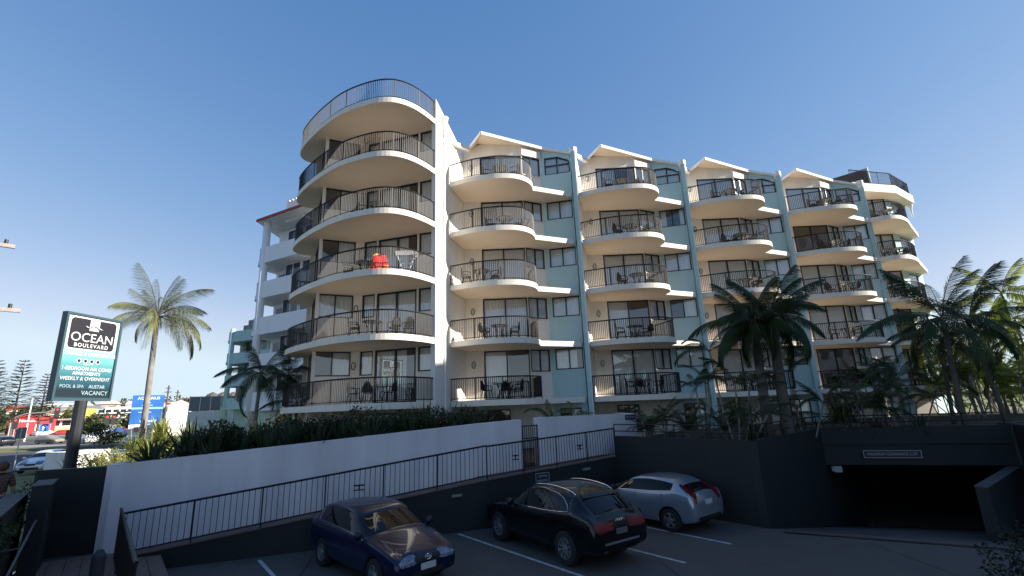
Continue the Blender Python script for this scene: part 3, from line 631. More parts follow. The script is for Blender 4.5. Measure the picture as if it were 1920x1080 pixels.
sign('reception_sign', 'small dark blue reception sign at the end of the pale garden wall', (qq.x,qq.y,2.99), WE-G1, .6, .19, M('sign_navy',(.012,.02,.06),.5), [('RECEPTION', .1, 0, 0, GREYL, {'bold':True})])
for q, z, nm in ((RK+r2*4.0, 1.33, 'right'), (RK-r1*1.0, 1.02, 'left')):
    m = MB(); m.tube([(-.16,0,0),(.16,0,0)], .05, 8)
    o = ob('bulkhead_light', m.mesh('bulkhead_light', [M('grey_light_casing2',(.16,.17,.17),.5)]), None, (q.x+.03,q.y-.05,z), (0,0,math.atan2(r2.y,r2.x)))
    tag(o, 'small oval bulkhead light on dark ramp wall, %s of the visitor parking sign' % nm, 'wall light')
# walls at the foot of the ramp, lower left
w = MB(); w.obox((-12.5,12.95),(-10.25,13.78), -.25, 0, -.2, 2.42); cw = ob('boundary_wall', w.mesh('boundary_wall', [DARKW])); tag(cw, 'tall dark green wall closing the stairwell below the motel sign', 'wall')
w = MB(); w.obox((-12.0,12.35),(-7.0,6.3), 0, .34, -.2, 1.97); w.obox((-12.0,12.35),(-7.0,6.3), -.02, .36, 1.97, 2.0, 1); cw = ob('parapet_wall', w.mesh('parapet_wall', [DARKW, DARKT])); tag(cw, 'low dark parapet with grey coping in the lower left corner', 'wall')
w = MB(); w.obox((-11.62,12.62),(-10.75,11.55), -.02, .30, -.2, 2.22); w.obox((-11.64,12.64),(-10.73,11.53), -.04, .32, 2.22, 2.25, 1); cw = ob('parapet_wall', w.mesh('parapet_wall', [DARKW, DARKT])); tag(cw, 'short raised block of dark parapet wall against the stairwell wall', 'wall')
hr = MB(); hr.tube([(-10.6,11.2,1.55),(-10.45,11.0,1.5),(-8.4,8.55,1.2),(-6.9,6.7,1.1)], .022, 6); hr.tube([(-9.4,9.75,1.35),(-9.65,9.5,1.33)], .012, 4)
o = ob('handrail', hr.mesh('handrail', [M('dull_handrail',(.10,.10,.105),.6)])); tag(o, 'thin grey pipe handrail on the lower left parapet', 'handrail')
m = MB(); m.tube([(0,0,0),(0,0,.5),(0,0,.62)], [.13,.13,.05], 10); o = ob('bollard', m.mesh('bollard', [DARKT]), None, (-9.0,11.1,.33)); tag(o, 'short rounded dark bollard by the corner of the ramp railing', 'bollard')

for a_, b_ in (((-9.0,9.6),(11.0,9.0)),((-5.5,14.0),(-3.0,2.0)),((3.0,14.0),(4.2,2.0)),((8.6,13.0),(8.9,2.0))):
    m = MB(); m.obox(a_, b_, -.008, .008, .002, .004); struct('slab_joint', m, [BLACK])
# ------------------------------------------------------------------ unseen stepped block, added and shaped to shade the car park and lower floors
nb = thing('shade_block', (36,0,0), 'unseen cream stepped block added at the right to cast shade, outside the picture', 'apartment building')
m = MB()
for y0, y1, h in ((-40,9.0,26.5),(9.0,17.4,24.2),(17.4,20.2,21.6),(20.2,23,18.6),(23,25.4,14.6)):
    m.box(0, 12, y0, y1, 0, h)
ob('walls', m.mesh('walls', [CREAM]), nb)
m = MB()
for y0, y1, h in ((-40,9.0,26.5),(9.0,17.4,24.2),(17.4,20.2,21.6),(20.2,23,18.6)):
    z = 2
    while z+2 < h:
        y = y0+.5
        while y+1.6 < y1: m.box(-.03, .02, y, y+1.4, z, z+1.3); y += 2.6
        z += 2.8
ob('windows', m.mesh('windows', [FRAME]), nb)
# ------------------------------------------------------------------ cars
import bmesh
from mathutils.bvhtree import BVHTree
TYRE = M('tyre_rubber', (.012,.012,.013), .85); ALLOY = M('alloy_rim', (.42,.43,.45), .3, metal=.8); CHROME = M('chrome', (.7,.7,.72), .12, metal=1.)
CGLASS = M('car_glass', (.004,.006,.008), .03, spec=.3); LENS = M('headlight_lens', (.17,.20,.25), .10, .8, 26., spec=.8, metal=.4); TAIL = M('tail_light_red', (.16,.004,.009), .15, spec=.7)
PLATE_M = M('number_plate', (.5,.5,.48), .5); PLASTIC = M('black_plastic', (.012,.012,.013), .6); WELL = M('wheel_well', (.004,.004,.004), .95)
def eval_mods(me, mods):
    o = bpy.data.objects.new('tmp', me); COL.objects.link(o)
    for t, kw in mods:
        m = o.modifiers.new('m', t)
        for k, v in kw.items(): setattr(m, k, v)
    dg = bpy.context.evaluated_depsgraph_get(); r = bpy.data.meshes.new_from_object(o.evaluated_get(dg)); bpy.data.objects.remove(o); return r
CREASE_X = {.90,.94,.92,.98,1.02,1.0,-1.70,-1.66,-1.46,-1.98,-2.12,-1.84}
def car_body(st, W, glass, cut=None, wr=.33, levels=2):
    """st: stations (x, wf, zlow, zsh, zbelt, ztop, ytop) front to rear; glass: set of (i,seg) station/ring quads"""
    w = W/2; ring = []
    for x, wf, zl, zs, zb, zt, yt in st:
        h = [(.5*wf*w, zl), (.92*wf*w, zl+.03), (.99*wf*w, zl+.24*(zs-zl)+.08), (1.0*wf*w, zs), (.955*wf*w, zb), (yt*wf*w, zt-.055), (yt*.62*wf*w, zt-.012)]
        full = [(-y, z) for y, z in h]+[(0, zt)]+[(y, z) for y, z in h[::-1]]
        ring.append([(x, y, z) for y, z in full])
    n = len(ring[0]); v = [p for r in ring for p in r]; f = []; mi = []
    for i in range(len(st)-1):
        for j in range(n):
            f.append((i*n+j, (i+1)*n+j, (i+1)*n+(j+1)%n, i*n+(j+1)%n)); s = j if j < 7 else 13-j
            mi.append(1 if (i, s) in glass and j < n-1 else 0)
    f.append(tuple(range(n))); mi.append(0); f.append(tuple(range((len(st)-1)*n, len(st)*n))[::-1]); mi.append(0)
    me = bpy.data.meshes.new('b'); me.from_pydata(v, [], f); [me.materials.append(x) for x in (TYRE, CGLASS, WELL)]
    me.polygons.foreach_set('material_index', mi)
    bm = bmesh.new(); bm.from_mesh(me); bmesh.ops.recalc_face_normals(bm, faces=bm.faces); bm.to_mesh(me); bm.free()
    cr_at = me.attributes.new('crease_edge', 'FLOAT', 'EDGE')
    for e in me.edges:
        a, b = e.vertices; ia, ja, ib, jb = a//n, a%n, b//n, b%n
        if ja == jb:
            s = ja if ja <= 7 else 14-ja
            cr_at.data[e.index].value = {3:.35, 4:.55, 5:.5, 0:.5, 1:.3}.get(s, 0)
        elif ia == ib and ia in (0, len(st)-1): cr_at.data[e.index].value = .55
        elif ia == ib and st[ia][0] in CREASE_X: 
            if min(ja, 14-ja) >= 4: cr_at.data[e.index].value = .45
    me = eval_mods(me, [('SUBSURF', dict(levels=levels, render_levels=levels))])
    return me
def build_car(name, label, cat, loc, heading, L, W, H, wb, wr, st, glass, paint, fx, group='cars parked in the sunken car park', rim='five'):
    root = thing(name, (loc[0], loc[1], 0), label, cat, group, math.atan2(heading[1], heading[0]))
    me = car_body(st, W, glass)
    bm = bmesh.new(); bm.from_mesh(me); bvh = BVHTree.FromBMesh(bm)
    gf = [f for f in bm.faces if f.material_index == 1]
    bmesh.ops.inset_region(bm, faces=gf, thickness=.03, depth=-.012, use_even_offset=True)
    gset = [f for f in bm.faces if f.material_index == 1 and f in set(gf)]
    gs = set(gf)
    for f in bm.faces:
        if f.material_index == 1 and f not in gs: f.material_index = 0
    gb = bm.copy()
    bmesh.ops.delete(gb, geom=[f for f in gb.faces if f.material_index != 1], context='FACES'); gm = bpy.data.meshes.new('windows'); gb.to_mesh(gm); gb.free()
    bm.to_mesh(me); bm.free()
    for p in me.polygons: p.use_smooth = True
    # wheel arches cut with short cylinders
    cut = MB(); fxle, rxle = wb/2+fx, -wb/2+fx
    for ax in (fxle, rxle):
        for s in (-1, 1):
            k = 24; r = wr*1.17
            vs = [(ax+r*math.cos(2*math.pi*i/k), s*(W/2-.34), wr+r*math.sin(2*math.pi*i/k)) for i in range(k)]+[(ax+r*math.cos(2*math.pi*i/k), s*(W/2+.3), wr+r*math.sin(2*math.pi*i/k)) for i in range(k)]
            fs = [(i,(i+1)%k,k+(i+1)%k,k+i) for i in range(k)]+[tuple(range(k))[::-1], tuple(range(k,2*k))]
            if s < 0: fs = [f_[::-1] for f_ in fs]
            cut.add(vs, fs, 2)
    me.materials[0] = paint
    cm = cut.mesh('cut', [paint, CGLASS, WELL]); bmc = bmesh.new(); bmc.from_mesh(cm); bmesh.ops.recalc_face_normals(bmc, faces=bmc.faces); bmc.to_mesh(cm); bmc.free(); co = bpy.data.objects.new('cut', cm); COL.objects.link(co)
    me2 = eval_mods(me, [('BOOLEAN', dict(object=co, operation='DIFFERENCE', solver='EXACT', material_mode='TRANSFER'))])
    bpy.data.objects.remove(co)
    if len(me2.polygons) < len(me.polygons)*.4: me2 = me
    bm = bmesh.new(); bm.from_mesh(me2); gi_ = [i for i, m_ in enumerate(me2.materials) if m_ == CGLASS]
    bmesh.ops.delete(bm, geom=[f for f in bm.faces if f.material_index in gi_], context='FACES'); bm.to_mesh(me2); bm.free()
    for p in me2.polygons: p.use_smooth = True
    ob('body', me2, root)
    gm.materials.clear(); gm.materials.append(CGLASS)
    idx = [0]*len(gm.polygons); gm.polygons.foreach_set('material_index', idx)
    for p in gm.polygons: p.use_smooth = True
    # split the glass into its panes
    bm = bmesh.new(); bm.from_mesh(gm); seen = set(); isl = []
    for f in bm.faces:
        if f in seen: continue
        st_ = [f]; seen.add(f); g_ = []
        while st_:
            q = st_.pop(); g_.append(q)
            for e in q.edges:
                for l in e.link_faces:
                    if l not in seen: seen.add(l); st_.append(l)
        isl.append([x.index for x in g_])
    bm.free()
    for g_ in isl:
        nm = MB(); mp = {}
        for fi in g_:
            fc_ = []
            for vi in gm.polygons[fi].vertices:
                if vi not in mp: mp[vi] = len(nm.v); nm.v.append(tuple(gm.vertices[vi].co))
                fc_.append(mp[vi])
            nm.f.append(tuple(fc_)); nm.m.append(0)
        ob('window', nm.mesh('window', [CGLASS], True), root)
    # wheels
    tm_ = MB(); k = 28; prof = [(.60,-.10),(.66,-.11),(.93,-.105),(1.0,-.07),(1.0,.07),(.93,.105),(.66,.11),(.60,.10)]
    for i in range(k):
        a0, a1 = 2*math.pi*i/k, 2*math.pi*(i+1)/k
        for (r0_, y0), (r1_, y1) in zip(prof, prof[1:]):
            tm_.add([(wr*r0_*math.cos(a0),y0,wr*r0_*math.sin(a0)),(wr*r1_*math.cos(a0),y1,wr*r1_*math.sin(a0)),(wr*r1_*math.cos(a1),y1,wr*r1_*math.sin(a1)),(wr*r0_*math.cos(a1),y0,wr*r0_*math.sin(a1))], [(0,1,2,3)])
    tmesh = tm_.mesh('wheel', [TYRE], True)
    rmb = MB(); ns = {'five':5, 'ten':10, 'six':7}[rim]; R1 = wr*.645
    for i in range(k):
        a0, a1 = 2*math.pi*i/k, 2*math.pi*(i+1)/k; c0, s0, c1, s1 = math.cos(a0), math.sin(a0), math.cos(a1), math.sin(a1)
        for (ra, ya), (rb_, yb) in (((R1,.10),(R1*.90,.105)),((R1*.90,.105),(R1*.86,.03)),((R1*.86,.03),(R1*.84,-.06))):
            rmb.add([(ra*c0,ya,ra*s0),(rb_*c0,yb,rb_*s0),(rb_*c1,yb,rb_*s1),(ra*c1,ya,ra*s1)], [(0,1,2,3)])
    for i in range(ns):
        a = 2*math.pi*i/ns+.3; ca, sa = math.cos(a), math.sin(a); hw0, hw1 = (.045, .028) if ns < 8 else (.026, .014)
        def P_(r, t, y): return (r*ca-t*sa, y, r*sa+t*ca)
        rmb.add([P_(.02,-hw0,.085),P_(.02,hw0,.085),P_(R1*.9,hw1,.095),P_(R1*.9,-hw1,.095),P_(.02,-hw0,.04),P_(.02,hw0,.04),P_(R1*.9,hw1,.05),P_(R1*.9,-hw1,.05)], [(0,1,2,3),(0,4,5,1),(1,5,6,2),(2,6,7,3),(3,7,4,0)])
    rmb.tube([(0,.05,0),(0,.10,0)], .055, 10)
    rmesh = rmb.mesh('rim', [ALLOY]); db = MB(); db.add([(R1*.86*math.cos(2*math.pi*i/20), .0, R1*.86*math.sin(2*math.pi*i/20)) for i in range(20)], [tuple(range(20))]); dmesh = db.mesh('brake_disc', [PLASTIC])
    for ax in (fxle, rxle):
        for s in (-1, 1):
            w_ = ob('wheel', tmesh, root, (ax, s*(W/2-.125), wr), (0,0,0 if s > 0 else math.pi)); ob('rim', rmesh, w_); ob('brake_disc', dmesh, w_)
    # patches projected on to the body
    def patch(nm, poly, org, u, v, d, mat, off_=.006, parent=root, rings=(1,.8,.5)):
        org, u, v, d = Vector(org), Vector(u), Vector(v), Vector(d).normalized(); c = Vector((sum(p[0] for p in poly)/len(poly), sum(p[1] for p in poly)/len(poly)))
        pts = []
        for s in rings+(0,):
            for p in (poly if s else [c]):
                q = c+(Vector(p)-c)*s; o = org+u*q.x+v*q.y
                hit = bvh.ray_cast(o, d, 6)
                h_ = hit[0] if hit[0] else o+d*.8
                nn_ = hit[1] if hit[0] else -d
                if nn_.dot(d) > 0: nn_ = -nn_
                pts.append(h_+nn_*off_ if True else h_)
        n = len(poly); m = MB(); fs = []
        for r_ in range(len(rings)-1):
            for i in range(n): fs.append((r_*n+i, r_*n+(i+1)%n, (r_+1)*n+(i+1)%n, (r_+1)*n+i))
        b0 = (len(rings)-1)*n
        for i in range(n): fs.append((b0+i, b0+(i+1)%n, len(pts)-1))
        m.add(pts, fs); o_ = ob(nm, m.mesh(nm, [mat], True), parent); return o_
    return root, patch, bvh

def rr(w, h, r=.3, n=3):
    """rounded rectangle polygon"""
    k = r*min(w, h); o = []
    for cx, cy, a0 in ((w/2-k,h/2-k,0),(-w/2+k,h/2-k,90),(-w/2+k,-h/2+k,180),(w/2-k,-h/2+k,270)):
        for i in range(n+1): a = R_(a0+90*i/n); o.append((cx+k*math.cos(a), cy+k*math.sin(a)))
    return o
def mirrors(root, x, y, z, mat):
    for s in (-1, 1):
        m = MB(); m.tube([(x,s*y,z-.03),(x-.0,s*(y+.05),z-.01)], .03, 6); m.tube([(x-.04,s*(y+.12),z+.03),(x+.02,s*(y+.12),z+.03),(x+.07,s*(y+.12),z+.03)], [.085,.10,.03], 8)
        ob('wing_mirror', m.mesh('wing_mirror', [mat], True), root)
def handles(root, patch, xs, z, W, mat):
    for x, zt in ((.86,z+.02),(-.07,z+.1),(-1.0,z+.12)):      # door shut lines
        for s in (-1, 1):
            patch('door_seam', [(-.006,-.5*(zt-.26)),(.006,-.5*(zt-.26)),(.006,.5*(zt-.26)),(.006,.5*(zt-.26)),(-.006,.5*(zt-.26))], (x, s*3, .26+.5*(zt-.26)), (1,0,0), (0,0,1), (0,-s,0), WELL, .003)
    for x in xs:
        for s in (-1, 1):
            patch('door_handle', rr(.19,.035,.45), (x, s*3, z), (1,0,0), (0,0,1), (0,-s,0), mat, .02)

# dark blue hatchback facing the camera
NAVY = M('navy_paint', (.006,.011,.034), .3, coat=.55, spec=.15)
hs = [(2.09, 0.8, 0.3, 0.46, 0.56, 0.62, 0.5), (2.04, 0.9, 0.24, 0.52, 0.66, 0.715, 0.6), (1.72, 0.94, 0.2, 0.62, 0.77, 0.82, 0.7), (1.25, 0.985, 0.19, 0.68, 0.86, 0.925, 0.76), (0.98, 1, 0.19, 0.7, 0.91, 0.985, 0.78), (0.9, 1, 0.19, 0.71, 0.92, 1.02, 0.78), (0.16, 1, 0.19, 0.73, 0.95, 1.37, 0.755), (-0.05, 1, 0.19, 0.73, 0.955, 1.43, 0.75), (-0.6, 1, 0.19, 0.74, 0.98, 1.465, 0.745), (-1.15, 1, 0.19, 0.75, 1.0, 1.44, 0.735), (-1.62, 0.99, 0.2, 0.77, 1.02, 1.37, 0.705), (-1.7, 0.985, 0.2, 0.77, 1.02, 1.33, 0.705), (-1.98, 0.95, 0.26, 0.78, 1.01, 1.06, 0.66), (-2.05, 0.94, 0.3, 0.76, 0.95, 0.99, 0.66), (-2.09, 0.9, 0.36, 0.66, 0.8, 0.83, 0.6)]
hg = {(5,5),(5,6)}|{(11,5),(11,6)}|{(i,4) for i in (5,6,7,8,9)}
car1, P1, bv1 = build_car('parked_car', 'dark navy hatchback parked nose towards the camera in front of the ramp', 'car', (-3.42,12.42), (.70,-.714), 4.18, 1.71, 1.47, 2.6, .315, hs, hg, NAVY, .02)
for s in (-1, 1):
    P1('headlight', [(-.20,-.07),(-.05,-.10),(.17,-.09),(.21,-.02),(.10,.04),(-.08,.075),(-.20,.065)] if s > 0 else [(.20,-.07),(.05,-.10),(-.17,-.09),(-.21,-.02),(-.10,.04),(.08,.075),(.20,.065)], (3.4, s*.58, .655), (0,1,0), (0,0,1), (-1,-s*.08,-.02), LENS, .012)
    P1('tail_light', rr(.2,.3), (-3.4, s*.66, .9), (0,1,0), (0,0,1), (1,-s*.1,0), TAIL)
    P1('fog_light', rr(.16,.09), (3.4, s*.62, .36), (0,1,0), (0,0,1), (-1,0,0), PLASTIC)
    P1('wiper', [(-.32,-.012),(.32,-.012),(.32,.012),(-.32,.012)], (1.4, s*.30-.1, 1.6), (0,1,0), (.1,0,.05), (-.5,0,-.55), PLASTIC, .02)
P1('grille', rr(.62,.12,.4), (3.4,0,.615), (0,1,0), (0,0,1), (-1,0,0), PLASTIC, .008); P1('lower_grille', rr(.8,.14,.3), (3.4,0,.34), (0,1,0), (0,0,1), (-1,0,0), PLASTIC, .008)
P1('number_plate', rr(.37,.125,.08), (3.4,0,.475), (0,1,0), (0,0,1), (-1,0,0), PLATE_M, .02)
em = MB(); 
for a_, b_ in ((.075,.052),(.03,.05),(.055,.018)): em.tube([(0,a_*math.cos(t),b_*math.sin(t)+(.02 if b_ < .03 else 0)) for t in [2*math.pi*i/16 for i in range(17)]], .008, 5, cap=False)
h_ = bv1.ray_cast(Vector((3.4,0,.635)), Vector((-1,0,0)))[0]; ob('emblem', em.mesh('emblem', [CHROME]), car1, (h_.x+.022, 0, .635))
mirrors(car1, .78, .80, .97, NAVY); handles(car1, P1, (.02,-.98), .80, 1.71, NAVY)

# black SUV seen from behind
BLK = M('black_paint', (.003,.0035,.005), .3, coat=.6, spec=.15)
ss = [(2.31, 0.82, 0.34, 0.58, 0.72, 0.8, 0.55), (2.25, 0.91, 0.28, 0.66, 0.82, 0.9, 0.62), (1.9, 0.955, 0.24, 0.74, 0.92, 0.98, 0.7), (1.35, 0.99, 0.24, 0.8, 1.0, 1.06, 0.76), (1.02, 1, 0.24, 0.82, 1.04, 1.11, 0.78), (0.94, 1, 0.24, 0.83, 1.045, 1.14, 0.78), (0.28, 1, 0.24, 0.84, 1.06, 1.53, 0.765), (0.05, 1, 0.24, 0.85, 1.06, 1.6, 0.76), (-0.5, 1, 0.24, 0.86, 1.075, 1.64, 0.755), (-1.1, 1, 0.24, 0.87, 1.11, 1.61, 0.745), (-1.54, 0.99, 0.25, 0.88, 1.15, 1.53, 0.715), (-1.66, 0.985, 0.26, 0.88, 1.15, 1.48, 0.705), (-2.12, 0.96, 0.3, 0.9, 1.1, 1.15, 0.66), (-2.24, 0.93, 0.34, 0.84, 1.02, 1.06, 0.66), (-2.31, 0.91, 0.42, 0.72, 0.86, 0.9, 0.6)]
sg = {(5,5),(5,6)}|{(11,5),(11,6)}|{(i,4) for i in (5,6,7,8,9)}
car2, P2, bv2 = build_car('parked_car', 'black SUV with silver roof rails parked nose to the ramp wall', 'car', (.97,13.72), (-.57,.82), 4.62, 1.89, 1.65, 2.81, .37, ss, sg, BLK, .06, rim='ten')
for s in (-1, 1):
    P2('tail_light', [(-.30,-.07),(.10,-.12),(.24,-.05),(.26,.07),(.0,.10),(-.34,.075)] if s > 0 else [(.30,-.07),(-.10,-.12),(-.24,-.05),(-.26,.07),(.0,.10),(.34,.075)], (-3.4, s*.62, .90), (0,1,0), (0,0,1), (1,-s*.06,0), TAIL, .01)
    rp5 = []
    for i in range(13):
        x = .15-1.65*i/12; hh = bv2.ray_cast(Vector((x, s*.60, 3)), Vector((0,0,-1)))[0]
        rp5.append((x, s*.60, hh.z+(.035 if 0 < i < 12 else .0)))
    m = MB(); m.tube(rp5, .017, 6); ob('roof_rail', m.mesh('roof_rail', [CHROME], True), car2)
    # chrome line around the side windows
    pts = []
    for x, z in ((.62,1.07),(0,1.075),(-.6,1.09),(-1.2,1.13),(-1.5,1.165),(-1.42,1.28),(-1.25,1.41),(-1.0,1.50),(-.5,1.56),(0,1.54)):
        hh = bv2.ray_cast(Vector((x, s*3, z)), Vector((0,-s,0)))[0]
        if hh: pts.append(hh+Vector((0,s*.006,0)))
    m = MB(); m.tube(pts, .010, 5); ob('window_trim', m.mesh('window_trim', [CHROME], True), car2)
    P2('headlight', rr(.34,.16), (3.4, s*.66, .78), (0,1,0), (0,0,1), (-1,-s*.1,0), LENS, .01)
    P2('exhaust', rr(.14,.06,.4), (-3.4, s*.52, .40), (0,1,0), (0,0,1), (1,0,0), CHROME, .01)
P2('number_plate', rr(.36,.13,.08), (-3.4,0,.78), (0,1,0), (0,0,1), (1,0,0), M('dull_plate',(.12,.12,.12),.5), .012)
P2('bumper_strip', rr(1.1,.05,.3), (-3.4,0,.56), (0,1,0), (0,0,1), (1,0,0), M('grey_trim',(.16,.17,.18),.35), .012)
P2('spoiler', [(-.55,-.10),(.55,-.10),(.52,.10),(-.52,.10)], (-1.60,0,3), (0,1,0), (1,0,0), (0,0,-1), BLK, .03)
P2('rear_wiper', [(-.03,-.015),(.42,-.05),(.42,-.03),(-.03,.02)], (-3.4,0,1.20), (0,1,0), (0,0,1), (1,0,0), PLASTIC, .012)
em = MB()
for i in range(4): em.tube([(0,(i-1.5)*.062+.042*math.cos(t),.042*math.sin(t)) for t in [2*math.pi*k/14 for k in range(15)]], .006, 5, cap=False)
h_ = bv2.ray_cast(Vector((-3.4,0,.985)), Vector((1,0,0)))[0]; ob('emblem', em.mesh('emblem', [CHROME]), car2, (h_.x-.012, 0, .985), (0,-.1,0))
mirrors(car2, .72, .885, 1.09, BLK); handles(car2, P2, (.05,-1.0), .92, 1.89, BLK)

# silver hatchback by the retaining wall
SILV = M('silver_paint', (.30,.34,.40), .28, .04, 2., metal=.55, coat=1.)
fs_ = [(1.97, 0.8, 0.28, 0.48, 0.6, 0.66, 0.5), (1.92, 0.9, 0.23, 0.55, 0.7, 0.76, 0.6), (1.6, 0.945, 0.19, 0.64, 0.82, 0.87, 0.7), (1.2, 0.985, 0.18, 0.7, 0.91, 0.97, 0.76), (1.0, 1, 0.18, 0.72, 0.95, 1.03, 0.78), (0.92, 1, 0.18, 0.73, 0.955, 1.06, 0.78), (0.12, 1, 0.18, 0.75, 0.985, 1.37, 0.755), (-0.08, 1, 0.18, 0.75, 0.99, 1.42, 0.75), (-0.6, 1, 0.18, 0.77, 1.01, 1.45, 0.745), (-1.1, 1, 0.18, 0.79, 1.065, 1.405, 0.73), (-1.36, 0.985, 0.2, 0.81, 1.11, 1.33, 0.695), (-1.46, 0.98, 0.21, 0.82, 1.12, 1.285, 0.685), (-1.84, 0.95, 0.27, 0.82, 1.05, 1.08, 0.64), (-1.92, 0.92, 0.31, 0.78, 0.96, 1.0, 0.64), (-1.97, 0.9, 0.36, 0.66, 0.8, 0.84, 0.58)]
fg = {(5,5),(5,6)}|{(11,5),(11,6)}|{(i,4) for i in (5,6,7,8,9)}
car3, P3, bv3 = build_car('parked_car', 'small silver hatchback with red tail lights parked by the retaining wall', 'car', (4.10,16.04), (-.62,.785), 3.95, 1.70, 1.45, 2.49, .315, fs_, fg, SILV, .04, rim='five')
for s in (-1, 1):
    P3('tail_light', [(-.02,-.20),(.10,-.20),(.14,.0),(.05,.22),(-.04,.23),(-.13,.0)] if s > 0 else [(.02,-.20),(-.10,-.20),(-.14,.0),(-.05,.22),(.04,.23),(.13,.0)], (-3.4, s*.66, 1.02), (0,1,0), (0,0,1), (1,-s*.07,0), TAIL, .012)
    P3('headlight', rr(.3,.2), (3.4, s*.6, .72), (0,1,0), (0,0,1), (-1,-s*.1,0), LENS, .01)
P3('number_plate', rr(.36,.13,.08), (-3.4,0,.80), (0,1,0), (0,0,1), (1,0,0), PLATE_M, .012)
P3('lower_bumper', rr(1.15,.17,.3), (-3.4,0,.37), (0,1,0), (0,0,1), (1,0,0), PLASTIC, .012)
P3('rear_wiper', [(-.03,-.015),(.36,-.04),(.36,-.02),(-.03,.02)], (-3.4,0,1.12), (0,1,0), (0,0,1), (1,0,0), PLASTIC, .012)
mirrors(car3, .68, .80, 1.0, PLASTIC); handles(car3, P3, (.02,-.86), .88, 1.7, SILV)

# ------------------------------------------------------------------ balcony furniture
FBLK = M('black_patio_metal', (.010,.010,.011), .6, spec=.3); FGLS = M('patio_table_glass', (.16,.19,.19), .15, spec=.5); FCUSH = M('pale_table_top', (.5,.5,.46), .5)
def make_chair(label):
    t = thing('patio_chair', (0,0,0), label, 'chair', 'patio chairs on the balconies')
    m = MB(); m.prism([(.24*math.cos(a)*1., .24*math.sin(a)) for a in [2*math.pi*i/12 for i in range(12)]], .42, .45); ob('seat', m.mesh('seat', [FBLK]), t)
    m = MB(); arc = [(-.2-.05*math.sin(a), .23*math.cos(a), .46+.44*math.sin(a)) for a in [math.pi*i/10 for i in range(11)]]; m.tube(arc, .022, 5)
    for k in range(-3, 4): y = k*.06; zt = .46+.44*math.sqrt(max(0,1-(y/.23)**2)); m.tube([(-.2,y,.46),(-.23,y,zt)], .009, 4)
    arc2 = [(a_[0]-.004, a_[1]*.9, .46+(a_[2]-.46)*.92) for a_ in arc]; m.add(arc2, [tuple(range(len(arc2)))])
    for z in (.58,.70): m.tube([(-.22,-.2,z),(-.235,0,z),(-.22,.2,z)], .008, 4)
    ob('backrest', m.mesh('backrest', [FBLK]), t)
    for sx, sy in ((1,1),(1,-1),(-1,1),(-1,-1)):
        m = MB(); m.tube([(sx*.17,sy*.17,.43),(sx*.23,sy*.22,0)], .02, 5); ob('leg', m.mesh('leg', [FBLK]), t)
    for sy in (1,-1):
        m = MB(); m.tube([(-.21,sy*.22,.66),(-.02,sy*.27,.66),(.16,sy*.25,.64),(.18,sy*.22,.44)], .02, 5); ob('armrest', m.mesh('armrest', [FBLK]), t)
    return t
def make_table(label):
    t = thing('patio_table', (0,0,0), label, 'table', 'round patio tables on the balconies')
    m = MB(); m.prism([(.42*math.cos(2*math.pi*i/18), .42*math.sin(2*math.pi*i/18)) for i in range(18)], .70, .715); ob('table_top', m.mesh('table_top', [FGLS]), t)
    m = MB(); m.tube([(.42*math.cos(2*math.pi*i/18), .42*math.sin(2*math.pi*i/18), .705) for i in range(19)], .014, 5, cap=False); ob('rim', m.mesh('rim', [FBLK]), t)
    for a in (45,135,225,315):
        m = MB(); c, s = math.cos(R_(a)), math.sin(R_(a)); m.tube([(.3*c,.3*s,.70),(.16*c,.16*s,.36),(.3*c,.3*s,0)], .02, 5); ob('leg', m.mesh('leg', [FBLK]), t)
    return t
FLN = {1:'lowest', 2:'second-level', 3:'third-level', 4:'fourth-level', 5:'top-level'}; BYN = ['first bay right of the tower', 'second bay', 'third bay', 'fourth bay', 'far end bay']
ch0 = tb0 = None
def put_chair(x, y, z, rz, label):
    global ch0
    if ch0 is None: ch0 = make_chair(label); ch0.location = (x,y,z); ch0.rotation_euler = (0,0,rz); return ch0
    return copy_thing(ch0, (x,y,z), rz, label)
def put_table(x, y, z, label):
    global tb0
    if tb0 is None: tb0 = make_table(label); tb0.location = (x,y,z); return tb0
    return copy_thing(tb0, (x,y,z), random.uniform(0,1.5), label)
for k in range(1, 6):
    for i in range(5):
        sc_, dc_ = (2.55+random.uniform(-.25,.25), .62+random.uniform(-.1,.1)) if i < 4 else (1.5, .2)
        if k == 3 and i == 0: sc_ = 1.5; dc_ = .35
        if k == 1 and i == 0: sc_ = 2.3
        q = Vector(V(sc_, dc_)); X, Y = BP[i].x+q.x, BP[i].y+q.y; z = zf(k)+.002
        tl_ = FLN[k]+' balcony, '+BYN[i]
        put_table(X, Y, z, 'round glass patio table on the '+tl_)
        put_chair(X-.72, Y+random.uniform(-.1,.25), z, random.uniform(-.4,.4), 'black metal chair left of the table, '+tl_)
        put_chair(X+.72, Y+random.uniform(-.05,.3), z, math.pi+random.uniform(-.5,.5), 'black metal chair right of the table, '+tl_)
        if (k, i) in ((4,2),(1,0),(1,1),(5,3)): put_chair(X+.1, Y+.72, z, -math.pi/2+random.uniform(-.4,.4), 'black metal chair behind the table, '+tl_)
def tpos(s, d, k): q = V(s, d); return (BP[0].x+q[0], BP[0].y+q[1], zf(k)+.002)
